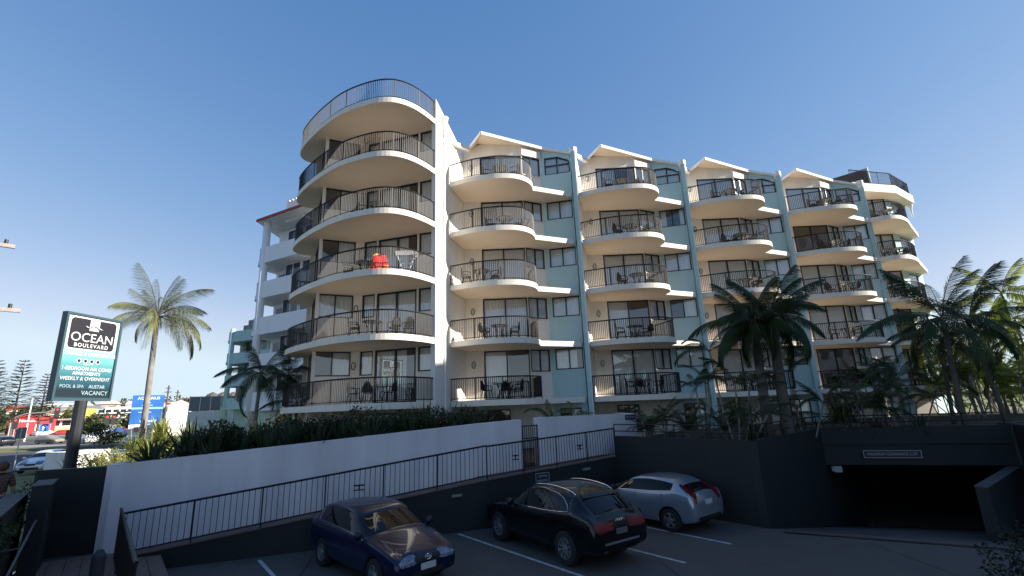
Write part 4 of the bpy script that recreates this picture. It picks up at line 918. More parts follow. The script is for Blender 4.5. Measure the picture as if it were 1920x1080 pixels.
for (s, d, k, kind, rz, lab) in [(-4.2,.9,1,'c',0,'black chair farthest left on the lowest tower balcony'),(-3.6,1.1,1,'c',1.6,'black chair seen from behind, middle of lowest tower balcony'),(-2.75,1.45,1,'c',2.9,'black chair facing left, right of the table on lowest tower balcony'),(-3.3,.75,1,'t',0,'round table among chairs on the lowest tower balcony'),
        (-4.3,1.1,2,'c',.2,'black chair left of the table on the second-level tower balcony'),(-3.55,1.25,2,'t',0,'round table on the second-level tower balcony'),(-2.65,1.3,2,'c',2.4,'black chair right of the table on the second-level tower balcony'),(-2.0,1.2,2,'c',2.0,'black chair nearest the door on the second-level tower balcony'),
        (-4.0,.9,3,'t',0,'round table left of the red towel, third-level tower balcony'),(-4.7,.4,3,'c',.3,'black chair left of the red towel, third-level tower balcony'),(-3.35,1.55,3,'c',2.3,'black chair under the red towel, third-level tower balcony'),
        (-3.5,1.2,4,'t',0,'round table on the fourth-level tower balcony'),(-4.1,.9,4,'c',.3,'black chair left of the table on the fourth-level tower balcony'),(-3.9,.4,5,'c',.2,'black chair on the top-level tower balcony')]:
    p = tpos(s, d, k)
    put_chair(*p, rz, lab) if kind == 'c' else put_table(*p, lab)
# red and yellow towel, and the white drying rack
p = tpos(-3.35,1.62,3); tw = MB(); random.seed(3)
gx = 8
for i in range(gx):
    for j in range(7):
        x = -.28+.56*i/(gx-1); h = [.02,.35,.7,.93,.95,.6,.2][j]; y = [-.34,-.3,-.24,-.12,.05,.14,.18][j]
        tw.v.append((x*(1+.25*(1-h))+.03*math.sin(j*2+i), y+.035*math.sin(i*1.7+j), h+.035*math.sin(i*1.3)-.1*abs(x)/.28*(1 if j in (3,4) else 0)))
for i in range(gx-1):
    for j in range(6): tw.f.append((i*7+j, (i+1)*7+j, (i+1)*7+j+1, i*7+j+1)); tw.m.append(0)
mt = bpy.data.materials.new('towel_print'); mt.use_nodes = True; n = mt.node_tree; b = n.nodes['Principled BSDF']; tc = n.nodes.new('ShaderNodeTexCoord'); nz = n.nodes.new('ShaderNodeTexVoronoi'); nz.inputs['Scale'].default_value = 5
rp2 = n.nodes.new('ShaderNodeValToRGB'); rp2.color_ramp.interpolation = 'CONSTANT'; rp2.color_ramp.elements[0].color = (.62,.02,.02,1); rp2.color_ramp.elements[1].color = (.8,.45,.05,1); rp2.color_ramp.elements[1].position = .62
n.links.new(tc.outputs['Object'], nz.inputs['Vector']); n.links.new(nz.outputs['Color'], rp2.inputs[0]); n.links.new(rp2.outputs[0], b.inputs['Base Color']); b.inputs['Roughness'].default_value = .95
tag(ob('beach_towel', tw.mesh('beach_towel', [mt], True), None, p, (0,0,.5)), 'red and yellow towel draped over a chair on the tower balcony', 'towel')
p = tpos(-2.2,1.75,3); rk = thing('drying_rack', p, 'white wire laundry rack standing on the third-level tower balcony', 'drying rack')
m = MB()
for s in (-1, 1): m.tube([(s*.45,-.25,1.02),(s*.25,.12,.5),(s*.1,-.22,.02)], .014, 5); m.tube([(s*.45,.3,1.02),(s*.25,-.1,.5),(s*.1,.25,.02)], .014, 5)
m.tube([(-.1,-.22,.02),(.1,-.22,.02)], .012, 5); m.tube([(-.1,.25,.02),(.1,.25,.02)], .012, 5); ob('frame', m.mesh('frame', [LETTER]), rk)
m = MB()
for k in range(9): y = -.25+.55*k/8; m.tube([(-.45,y,1.02),(.45,y,1.02)], .01, 4)
for k in range(4): z = .3+.2*k; m.tube([(-.12-.35*z,-.05,z),(.12+.35*z,-.05,z)], .01, 4)
for s in (-.45,.45): m.tube([(s,-.25,1.02),(s,.3,1.02)], .012, 5)
ob('wires', m.mesh('wires', [LETTER]), rk)
random.seed(11)
# ------------------------------------------------------------------ the tall motel sign on its post
sg_ = thing('motel_sign', (-13.78,15.33,1.0), 'tall teal motel sign on a dark post with white lettering', 'sign')
SX = Vector((.09,1.0,0)).normalized(); so_ = Vector((-13.79,15.36,0)); fm = face_matrix((0,0,0), (SX.x, SX.y)); SW, SH0, SH1 = 1.93, 4.26, 6.98; zc = (SH0+SH1)/2-1.0; hh = SH1-SH0
fm = fm.copy(); fm.translation = Vector((0,0,zc))
m = MB(); m.tube([(0,0,-.1),(0,0,SH0-1.0)], .16, 12); ob('post', m.mesh('post', [M('sign_post',(.015,.018,.022),.5)]), sg_)
m = MB(); m.box(-SW/2, SW/2, -hh/2, hh/2, -.14, -.01)
for a in ((-SW/2,-SW/2+.07,-hh/2,hh/2),(SW/2-.07,SW/2,-hh/2,hh/2),(-SW/2+.07,SW/2-.07,-hh/2,-hh/2+.09),(-SW/2+.07,SW/2-.07,hh/2-.07,hh/2)): m.box(*a, -.009, .05)
put(ob('cabinet', m.mesh('cabinet', [M('sign_cabinet',(.035,.07,.085),.45)]), sg_), fm)
mt = bpy.data.materials.new('sign_face_print'); mt.use_nodes = True; n = mt.node_tree; b = n.nodes['Principled BSDF']; tc = n.nodes.new('ShaderNodeTexCoord'); sx_ = n.nodes.new('ShaderNodeSeparateXYZ'); rp3 = n.nodes.new('ShaderNodeValToRGB')
n.links.new(tc.outputs['Generated'], sx_.inputs[0]); n.links.new(sx_.outputs[1], rp3.inputs[0]); n.links.new(rp3.outputs[0], b.inputs['Base Color']); b.inputs['Roughness'].default_value = .35
e = rp3.color_ramp.elements; e[0].color = (.012,.035,.05,1); e[0].position = .10; e[1].color = (.50,.66,.61,1); e[1].position = .95
for ps, c in ((.22,(.025,.09,.125,1)),(.36,(.06,.22,.25,1)),(.52,(.15,.40,.38,1)),(.66,(.30,.54,.50,1))): q = e.new(ps); q.color = c
m = MB(); m.box(-SW/2+.072, SW/2-.072, -hh/2+.092, hh/2-.072, -.008, .0); put(ob('face', m.mesh('face', [mt]), sg_), fm)
def flat(nm, poly, z, mat): 
    m = MB(); k = len(poly); m.add([(p[0],p[1],z) for p in poly], [tuple(range(k))]); return put(ob(nm, m.mesh(nm, [mat]), sg_), fm)
LBK = M('logo_black', (.02,.02,.028), .4); LW = M('logo_white', (.62,.64,.64), .4); LP = M('logo_pale', (.56,.55,.58), .4)
pp = lambda poly, x, y: [(p[0]+x, p[1]+y) for p in poly]
flat('logo_border', pp(rr(1.66,1.06,.12,4), 0, .74), .004, LW); flat('logo_panel', pp(rr(1.56,.96,.12,4), 0, .74), .008, LBK)
flat('logo_square', [(-.16,.86),(.17,.86),(.17,1.22),(-.16,1.22)], .012, LP)
wv = [(-.28+.056*i, .93+.075*math.sin(max(0,(i-2))*.55)*(1 if i > 1 else 0)) for i in range(11)]
flat('logo_wave', [(x, y+.018) for x, y in wv]+[(x, y-.012) for x, y in wv[::-1]], .018, LBK)
flat('logo_wave', [(-.30,1.0),(-.24,.955),(-.17,.935),(-.16,.95),(-.24,.985)], .016, LW); flat('logo_wave', [(.12,.99),(.2,.945),(.30,.93),(.24,.96),(.17,.985)], .019, LW)
def slet(t, size, x, y, mat, **k): put(ob('lettering', text_mesh(t, size, mat, **k), sg_), fm @ Matrix.Translation((x, y, .012)))
LM = M('sign_letter_grey', (.30,.42,.46), .5)
slet('OCEAN', .40, 0, .61, LW, sx=1.05, bold=False); slet('BOULEVARD', .17, 0, .365, LW, sx=1.02, space=1.25, bold=True)
slet('COUPLES & CORPORATES', .155, 0, .09, LW, shear=.18, bold=True)
for i in range(4):
    flat('rating_ring', pp([(.075*math.cos(2*math.pi*j/18), .075*math.sin(2*math.pi*j/18)) for j in range(18)], -.31+.21*i, -.12), .004, LW)
    flat('rating_dot', pp([(.052*math.cos(2*math.pi*j/18), .052*math.sin(2*math.pi*j/18)) for j in range(18)], -.31+.21*i, -.12), .008, LBK)
slet('SELF RATED', .065, 0, -.235, LW); slet('1-BEDROOM AIR COND', .155, 0, -.37, LW, shear=.1, bold=True); slet('APARTMENTS', .15, 0, -.52, LW, bold=True)
slet('WEEKLY & OVERNIGHT', .155, 0, -.68, LW, shear=.1); slet('POOL & SPA', .14, -.40, -.92, LM); slet('AUSTAR', .15, .42, -.92, LM, bold=True)
flat('vacancy_panel', [(-.86,-1.22),(.86,-1.22),(.86,-1.02),(-.86,-1.02)], .003, M('sign_vacancy_panel',(.012,.02,.03),.4)); slet('VACANCY', .19, .38, -1.12, LM)

# ------------------------------------------------------------------ plants
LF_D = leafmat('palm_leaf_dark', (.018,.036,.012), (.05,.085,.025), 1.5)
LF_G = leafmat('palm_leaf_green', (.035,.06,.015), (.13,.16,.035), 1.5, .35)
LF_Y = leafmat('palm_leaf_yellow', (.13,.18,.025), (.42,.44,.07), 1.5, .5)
LF_P = leafmat('palm_leaf_olive', (.07,.085,.03), (.24,.25,.09), 1.5, .35)
LF_S = leafmat('strap_leaf', (.015,.032,.012), (.055,.075,.03), 2.)
LF_R = leafmat('purple_leaf', (.06,.012,.02), (.16,.03,.04), 2.)
BARK = M('palm_trunk', (.22,.20,.18), .9, .3, 3., .4); BARKD = M('palm_trunk_dark', (.10,.085,.07), .9, .3, 3., .4); SHAFT = M('crownshaft', (.10,.15,.06), .6, .2, 2.)
FLOWER = M('orange_flower', (.65,.18,.02), .6)
def frond_mesh(L, arch, leaf, w, n=34, droop=.9, seed=0, hang=.25):
    rg = random.Random(seed); m = MB(); pts = []; ang = 0.; p = Vector((0,0,0)); k = 14
    for i in range(k+1):
        pts.append(p.copy()); t = i/k; a = -arch*(t**1.3); p = p+Vector((math.cos(a),0,math.sin(a)))*(L/k)
    m.tube(pts, [.022*(1-.85*i/k) for i in range(k+1)], 4, 1)
    for i in range(n):
        t = .14+.86*i/(n-1); j = min(k-1, int(t*k)); q = pts[j].lerp(pts[j+1], t*k-j); d = (pts[j+1]-pts[j]).normalized()
        ll = leaf*(.55+.9*math.sin(math.pi*min(1,t*.9+.08)))*rg.uniform(.85,1.1)*(1 if t < .85 else 1-.9*(t-.85)/.3)
        for s in (-1, 1):
            dr = Vector((d.x*.75, s*.9, d.z*.75-hang+rg.uniform(-.15,.15)))
            m.blade(q, dr, (0,0,1), ll, w, droop*rg.uniform(.7,1.2), 3)
    return m
FR = {}
def fronds(key, leafm, **k):
    if key not in FR:
        FR[key] = [frond_mesh(1.0*k.get('L',2.4), a, k.get('leaf',.5), k.get('w',.022), k.get('n',34), k.get('droop',.9), i, k.get('hang',.25)).mesh('frond', [leafm, BARKD]) for i, a in enumerate((.7,1.3,1.9))]
    return FR[key]
def palm(label, loc, h, key, leafm, nf=14, tr=.14, lean=(0,0), group='palm trees', bark=BARK, sc=1., top=70, low=-25, seed=0, shaft=True, name='palm_tree', cat='palm tree', **k):
    rg = random.Random(seed*7+1); t = thing(name, loc, label, cat, group)
    m = MB(); pts = [(lean[0]*(i/8)**1.5, lean[1]*(i/8)**1.5, h*i/8) for i in range(9)]; m.tube(pts, [tr*(1.25 if i == 0 else 1.05-.25*i/8+.03*(i%2)) for i in range(9)], 10)
    ob('trunk', m.mesh('trunk', [bark], True), t); tip = Vector(pts[-1])
    if shaft: m = MB(); m.tube([tip-Vector((0,0,.02)), tip+Vector((0,0,.35)), tip+Vector((0,0,.75))], [tr*.95,tr*.9,tr*.35], 10); ob('crownshaft', m.mesh('crownshaft', [SHAFT], True), t); tip = tip+Vector((0,0,.6))
    F = fronds(key, leafm, **k)
    for i in range(nf):
        u = i/(nf-1); el = R_(top+(low-top)*u+rg.uniform(-9,9)); az = i*2.39996+rg.uniform(-.25,.25)
        o = ob('frond', F[0 if u < .3 else (1 if u < .75 else 2)], t, tuple(tip), (rg.uniform(-.25,.25), -el, az), sc*rg.uniform(.85-k.get('vary',0)*.5,1.1))
    return t
palm('tall feather palm with pale slender trunk behind the motel sign', (-14.9,19.6,ZR), 7.45, 'left', LF_P, 27, .12, (-.08,-.05), bark=BARK, L=2.4, leaf=.55, w=.009, n=60, seed=6, top=86, low=-14, vary=.7, shaft=False, droop=1.9, hang=.55)
palm('feather palm against the white building, left of the curved tower', (-12.75,23.8,1.6), 3.4, 'mid', LF_D, 13, .10, (.1,0), L=2.2, leaf=.45, w=.024, seed=1)
palm('shorter feather palm close to the lowest tower balcony', (-11.6,24.4,1.6), 3.3, 'mid', LF_D, 12, .10, (0,.1), L=2.2, leaf=.45, w=.024, seed=2)
palm('small palm between the two garden palms and the tower', (-10.6,23.4,1.6), 1.9, 'mid', LF_D, 10, .08, (0,.1), L=2.2, seed=22, sc=.8)
palm('left one of the two thick-trunked palms in front of the third bay', (8.62,17.05,2.1), 3.55, 'fox', LF_D, 21, .17, (.05,0), bark=BARKD, L=2.3, leaf=.48, w=.012, n=90, droop=1.3, hang=.35, vary=.3, seed=5, low=-30, sc=.95)
palm('right one of the two thick-trunked palms in front of the third bay', (9.36,17.2,2.1), 3.75, 'fox', LF_D, 23, .19, (.05,0), bark=BARKD, L=2.3, leaf=.48, w=.012, n=90, droop=1.3, hang=.35, vary=.3, seed=6, low=-30)
palm('large dark feather palm before the end bay above the garage lintel', (16.3,18.1,2.1), 3.6, 'fthr', LF_D, 18, .10, (.25,.1), bark=BARKD, L=2.9, leaf=.55, w=.016, n=60, droop=1.1, vary=.3, seed=8)
palm('dark feather palm at the right edge of the garage roof garden', (18.6,18.9,2.1), 3.5, 'fthr', LF_D, 17, .09, (-.2,.2), bark=BARKD, L=2.9, vary=.3, seed=9)
palm('thin dark palm between the end bay and the sunlit grove', (19.0,21.6,2.1), 3.2, 'fthr', LF_D, 12, .08, (.4,.1), bark=BARKD, L=2.9, vary=.3, seed=10, sc=.9)
for i, (x, y, h, s, nm) in enumerate([(30.5,28.9,6.6,1.25,'tallest sunlit palm of the grove at the right edge'),(28.2,28.4,4.2,1.0,'sunlit yellow-green palm left in the grove'),(29.4,27.6,3.6,1.0,'sunlit yellow-green palm low at the right edge'),(26.6,28.6,2.4,.9,'short sunlit palm beside the end of the building'),(32.5,30.5,5.2,1.1,'sunlit palm deep in the grove at the right edge'),(27.4,27.2,1.6,.8,'lowest sunlit palm clump of the grove'),(33.0,28.2,4.6,1.1,'sunlit palm cut by the right edge of the picture'),(31.0,32.0,3.2,1.1,'sunlit palm behind the thin trunks of the grove')]):
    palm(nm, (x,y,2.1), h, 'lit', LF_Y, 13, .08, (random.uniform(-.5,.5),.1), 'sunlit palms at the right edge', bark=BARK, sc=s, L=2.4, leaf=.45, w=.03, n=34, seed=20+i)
def areca(label, loc, n, h, leafm, key, seed, sc=.6, spread=.5):
    rg = random.Random(seed); t = thing('clumping_palm', loc, label, 'palm', 'clumping palms in the garden bed'); F = fronds(key, leafm, L=2.0, leaf=.36, w=.02, n=30)
    for i in range(n):
        m = MB(); a = rg.uniform(0,6.28); r = rg.uniform(.05,spread*.6); hh_ = h*rg.uniform(.5,1); b = (r*math.cos(a), r*math.sin(a), 0); tp = (b[0]*2.2, b[1]*2.2, hh_)
        m.tube([b, tp], .03, 6); ob('stem', m.mesh('stem', [BARK]), t)
        for j in range(5): ob('frond', F[rg.choice((0,1,1,2))], t, tp, (rg.uniform(-.3,.3), -R_(rg.uniform(10,75)), rg.uniform(0,6.28)), sc*rg.uniform(.8,1.2))
    return t
areca('thin-stemmed palm clump in front of the second bay', (6.95,18.3,2.1), 3, 2.6, LF_D, 'ar', 1)
areca('taller thin-stemmed palm clump left of the two thick palm trunks', (7.7,17.5,2.1), 3, 3.4, LF_D, 'ar', 2, .7)
areca('bushy green palm behind the gap beside the entry gate', (1.62,21.0,1.65), 4, 1.5, LF_G, 'arg', 3, .6, .9)
areca('low palm clump under the second bay near the reception sign', (6.0,20.2,2.1), 4, 1.0, LF_D, 'ar', 4, .55, .9)
for i, (x, y, lab) in enumerate([(8.0,18.6,'leafy clumping palm behind the thick palm trunks, left'),(10.6,18.4,'leafy clumping palm behind the thick palm trunks, right'),(7.2,16.4,'small clumping palm at the corner of the dark wall'),(13.4,19.2,'small clumping palm on the garage lintel beside the shaggy shrub')]): areca(lab, (x,y,2.1), 4, 1.0+.3*(i%2), LF_D, 'ar', 50+i, .55, .9)
areca('palm clump under the fourth bay beside the shaggy shrub', (13.9,19.6,2.1), 4, 1.6, LF_D, 'ar', 5, .6, .9)
areca('palm clump below the end bay balconies', (15.0,18.9,2.1), 4, 1.3, LF_D, 'ar', 7, .6, .9)
for i, (x, y, lab) in enumerate([(15.6,20.6,'dark clumping palm in front of the end bay, left'),(17.2,21.8,'dark clumping palm in front of the end bay, right')]): areca(lab, (x,y,2.1), 5, 2.0+.5*(i%2), LF_D, 'ar', 30+i, .75, 1.2)
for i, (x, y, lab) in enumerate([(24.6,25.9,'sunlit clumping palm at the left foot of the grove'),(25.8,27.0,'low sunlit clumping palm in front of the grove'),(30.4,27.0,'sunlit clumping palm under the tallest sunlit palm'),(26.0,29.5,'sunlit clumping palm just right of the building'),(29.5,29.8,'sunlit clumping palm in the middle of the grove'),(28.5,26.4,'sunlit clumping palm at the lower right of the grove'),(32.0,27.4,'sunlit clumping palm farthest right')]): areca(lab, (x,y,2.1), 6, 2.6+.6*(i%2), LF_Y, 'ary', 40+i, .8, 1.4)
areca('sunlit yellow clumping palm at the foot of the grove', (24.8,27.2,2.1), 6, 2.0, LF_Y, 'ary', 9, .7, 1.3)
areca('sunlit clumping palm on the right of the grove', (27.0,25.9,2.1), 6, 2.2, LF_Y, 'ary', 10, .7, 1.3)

def rosette(label, loc, n, L, w, mat, droop=1.2, elev=(10,80), seed=0, name='strap_plant', cat='plant', group=None, r0=.05, flowers=0):
    rg = random.Random(seed); t = thing(name, loc, label, cat, group); m = MB()
    for i in range(n):
        a = rg.uniform(0,6.28); el = R_(rg.uniform(*elev)); d = Vector((math.cos(a)*math.cos(el), math.sin(a)*math.cos(el), math.sin(el))); q = Vector((math.cos(a),math.sin(a),0))*rg.uniform(0,r0)
        m.blade(q, d, (0,0,1), L*rg.uniform(.65,1.1), w*rg.uniform(.8,1.2), droop*rg.uniform(.5,1.2), 4)
    ob('leaves', m.mesh('leaves', [mat]), t)
    for i in range(flowers):
        m = MB(); a = rg.uniform(0,6.28); q = Vector((math.cos(a)*.4, math.sin(a)*.4, L*.95)); m.tube([(0,0,0),q*.8,q], .012, 4)
        for j in range(4): m.blade(q, (rg.uniform(-.6,.6),rg.uniform(-.6,.6),.8), (0,0,1), .16, .02, .1, 2, 1)
        ob('flower', m.mesh('flower', [LF_S, FLOWER]), t)
    return t
def leafcloud(mb, c, rad, n, ls, rg, flat_=1.):
    for _ in range(n):
        while True:
            p = Vector((rg.uniform(-1,1), rg.uniform(-1,1), rg.uniform(-1,1)))
            if .25 < p.length < 1: break
        q = Vector(c)+Vector((p.x*rad[0], p.y*rad[1], p.z*rad[2])); d = Vector((rg.uniform(-1,1), rg.uniform(-1,1), rg.uniform(-.5,1))).normalized(); s = d.cross(Vector((rg.uniform(-1,1),rg.uniform(-1,1),rg.uniform(-1,1)))).normalized(); l = ls*rg.uniform(.6,1.3)
        mb.add([q, q+d*l*.5+s*l*.28, q+d*l, q+d*l*.5-s*l*.28], [(0,1,2,3)])
def shrub(name, label, loc, blobs, n, ls, mat, seed, cat='shrub', group=None, trunk=None):
    rg = random.Random(seed); t = thing(name, loc, label, cat, group); m = MB()
    for c, r in blobs: leafcloud(m, c, r, n, ls, rg)
    ob('foliage', m.mesh('foliage', [mat]), t)
    if trunk: m = MB(); m.tube([(0,0,0),(0.03,0,trunk[1])], trunk[0], 6); ob('trunk', m.mesh('trunk', [BARKD]), t)
HEDG = leafmat('hedge_leaf', (.02,.045,.012), (.07,.11,.03), 3.); HEDGY = leafmat('hedge_leaf_yellow', (.14,.16,.03), (.36,.34,.10), 4., .3); HEDD = leafmat('hedge_leaf_dark', (.008,.016,.009), (.022,.032,.016), 3.)
HEDK = leafmat('shrub_leaf_dark', (.014,.026,.012), (.05,.07,.03), 2.)
YG = leafmat('pandanus_leaf', (.15,.18,.045), (.42,.44,.13), 2.5, .35)
for i, (x, y, z, L, lab) in enumerate([(-14.1,19.4,2.75,1.15,'spiky sunlit yellow-green plant, largest of the clump at the palm foot'),(-13.6,19.0,2.7,1.0,'spiky sunlit plant right of the largest, at the palm foot'),(-14.4,18.6,2.35,.95,'spiky sunlit plant left and lowest of the palm foot clump'),(-13.3,17.9,2.3,.9,'spiky sunlit plant overhanging the end of the pale wall'),(-14.8,20.2,2.5,.9,'spiky plant behind the clump at the palm foot'),(-12.7,18.9,2.6,1.0,'half-shaded spiky plant at the left end of the flower bed')]):
    t_ = rosette(lab, (x,y,z), 80, L*1.05, .045, YG, 1.4, (0,88), i, 'spiky_plant', 'plant', 'spiky plants at the palm foot', .1); mm = MB(); mm.tube([(0,0,1.6-z),(0,0,.05)], .07, 6); ob('stem', mm.mesh('stem', [BARKD]), t_)
# bird-of-paradise bed along the top of the pale wall
rgb = random.Random(5); kk = 0
ORD = ['first','second','third','fourth','fifth','sixth','seventh','eighth','ninth','tenth','eleventh','twelfth','thirteenth','fourteenth']
for i in range(14):
    t_ = .6+i*.72; q = WA+r1*t_+nlw*(.75+.3*(i%2)); z = 2.3+.035*t_
    rosette('dark strap-leaved clump, %s from the left end of the pale wall' % ORD[i], (q.x,q.y,z), 42, .95+.12*(i%3), .055, LF_S, .5, (35,88), 40+i, 'bird_of_paradise_plant', 'plant', 'strap-leaved plants along the pale wall', .3, 1 if i in (4,7,8,12) else 0)
for i in range(9):
    t_ = 1.2+i*1.05; q = WA+r1*t_+nlw*(2.3+.5*(i%3))
    rosette('tall dark foliage clump, %s from the left in the back row behind the pale wall' % ORD[i], (q.x,q.y,2.35+.03*t_), 60, 1.35, .05, LF_S, .7, (15,85), 70+i, 'garden_shrub', 'shrub', 'back row of shrubs behind the pale wall', .5)
for i, (t_, o_, z, r, hh_) in enumerate([(2.0,1.6,2.6,.6,.55),(3.6,2.4,2.6,.8,.7),(5.0,1.5,2.7,.65,.5),(6.2,2.6,2.6,.9,.85),(7.6,1.7,2.75,.6,.5),(8.8,2.7,2.6,.9,.75),(10.2,2.2,2.7,.7,.6)]):
    q = WA+r1*t_+nlw*o_; shrub('garden_shrub', 'dark leafy rounded shrub, %s from the left behind the pale wall' % ORD[i], (q.x,q.y,z-.2), [((0,0,.55),(r,r,hh_)),((r*.6,.2,.45),(r*.7,r*.7,hh_*.8)),((-r*.6,-.1,.4),(r*.7,r*.7,hh_*.7))], 700, .13, HEDK, 300+i, 'shrub', 'leafy shrubs behind the pale wall')
rosette('purple-red cordyline above the pale wall below the white fin', (-2.7,17.75,2.85), 44, .6, .035, LF_R, .8, (20,85), 90, 'cordyline', 'plant')
rosette('smaller purple-red cordyline left of the tower windows', (-4.6,17.3,2.8), 34, .5, .035, LF_R, .8, (20,85), 91, 'cordyline', 'plant')
rosette('purple-red cordyline behind the gate end of the pale wall', (-.9,19.2,2.6), 34, .6, .035, LF_R, .8, (20,85), 92, 'cordyline', 'plant')
CY = leafmat('cycad_leaf', (.02,.04,.02), (.06,.09,.04), 2.)
def cycad(label, loc, L, n, seed, mat=CY, key='cyc'):
    rg = random.Random(seed); t = thing('cycad', loc, label, 'cycad', 'cycads and shrubs on the retaining wall'); F = fronds(key, mat, L=1.25, leaf=.17, w=.012, n=34, droop=.3, hang=-.1)
    m = MB(); m.tube([(0,0,-.1),(0,0,.25)], .16, 8); ob('trunk', m.mesh('trunk', [BARKD]), t)
    for i in range(n): ob('frond', F[rg.choice((0,1,1))], t, (0,0,.2), (rg.uniform(-.2,.2), -R_(rg.uniform(5,75)), i*2.4+rg.uniform(-.2,.2)), L*rg.uniform(.8,1.1))
cycad('cycad with stiff fronds beside the reception sign', (5.05,19.0,2.25), .95, 20, 1)
cycad('second cycad right of the reception sign', (6.2,18.0,2.25), .9, 18, 2)
cycad('dark cycad behind the pipe fence near the wall corner', (7.1,17.0,2.25), .8, 18, 3)
rosette('big shaggy green shrub under the fourth bay', (12.7,19.3,2.7), 150, 1.35, .03, LF_S, 1.6, (0,88), 95, 'shaggy_shrub', 'shrub', None, .5)
for i, (x, y, L, lab) in enumerate([(7.6,15.9,.7,'low grassy plant at the corner of the retaining wall'),(8.3,17.4,.8,'low grassy plant at the foot of the thick palms'),(9.9,17.9,.8,'yellowish grassy plant right of the thick palms'),(10.8,18.9,.7,'low grassy plant near the garage lintel end'),(5.4,17.4,.6,'low plant behind the pipe fence left of the corner'),(6.3,16.2,.6,'low plant behind the pipe fence nearest the corner'),(13.4,18.6,.7,'low plant on the garage lintel, left'),(14.6,18.2,.7,'low plant on the garage lintel, right')]):
    rosette(lab, (x,y,2.15), 60, L, .022, LF_G if i in (2,) else LF_S, 1.2, (20,88), 100+i, 'grassy_plant', 'plant', 'low plants along the retaining walls', .25)
shrub('round_bush', 'dark rounded bush cut by the lower right corner', (8.75,8.75,0), [((0,0,.6),(.95,.95,.75)),((.5,-.3,.5),(.8,.8,.6))], 2600, .075, HEDD, 1, 'bush')
shrub('hedge', 'dark green hedge on the outer side of the lower left parapet', (-9.9,9.2,1.0), [((0,0,.55),(.5,.7,.5)),((-.8,.9,.5),(.55,.7,.5)),((-1.5,1.8,.5),(.5,.7,.5)),((.8,-.9,.5),(.55,.7,.5))], 1500, .07, HEDG, 2, 'hedge')
shrub('shrub', 'small dark green shrub beside the stairwell wall at left', (-12.15,12.6,1.2), [((0,0,.55),(.35,.35,.55))], 700, .07, HEDG, 3, 'shrub')
shrub('hedge', 'sunlit yellow-green hedge below the long white wall', (-13.9,16.9,1.72), [((0,-.9,.62),(.45,.6,.35)),((0,0,.6),(.4,.6,.35)),((0.1,.9,.55),(.4,.6,.35))], 1100, .06, HEDGY, 4, 'hedge')
for i in range(2): rosette(['green fan-leaved plant by the white block','smaller fan-leaved plant beside the yellow hedge'][i], (-14.3+.35*i,15.9+.5*i,1.95), 50, .75, .03, YG, 1.4, (10,80), 120+i, 'spiky_plant', 'plant', 'fan plants by the white block')
shrub('shrub', 'dark round shrub on the roadside beyond the white wall', (-55.6,65.7,ZR), [((0,0,1.5),(1.8,1.8,1.4)),((1.1,.4,1.0),(1.4,1.4,.9)),((-.7,0,2.2),(1.1,1.1,.9))], 900, .22, HEDG, 5, 'shrub', None)
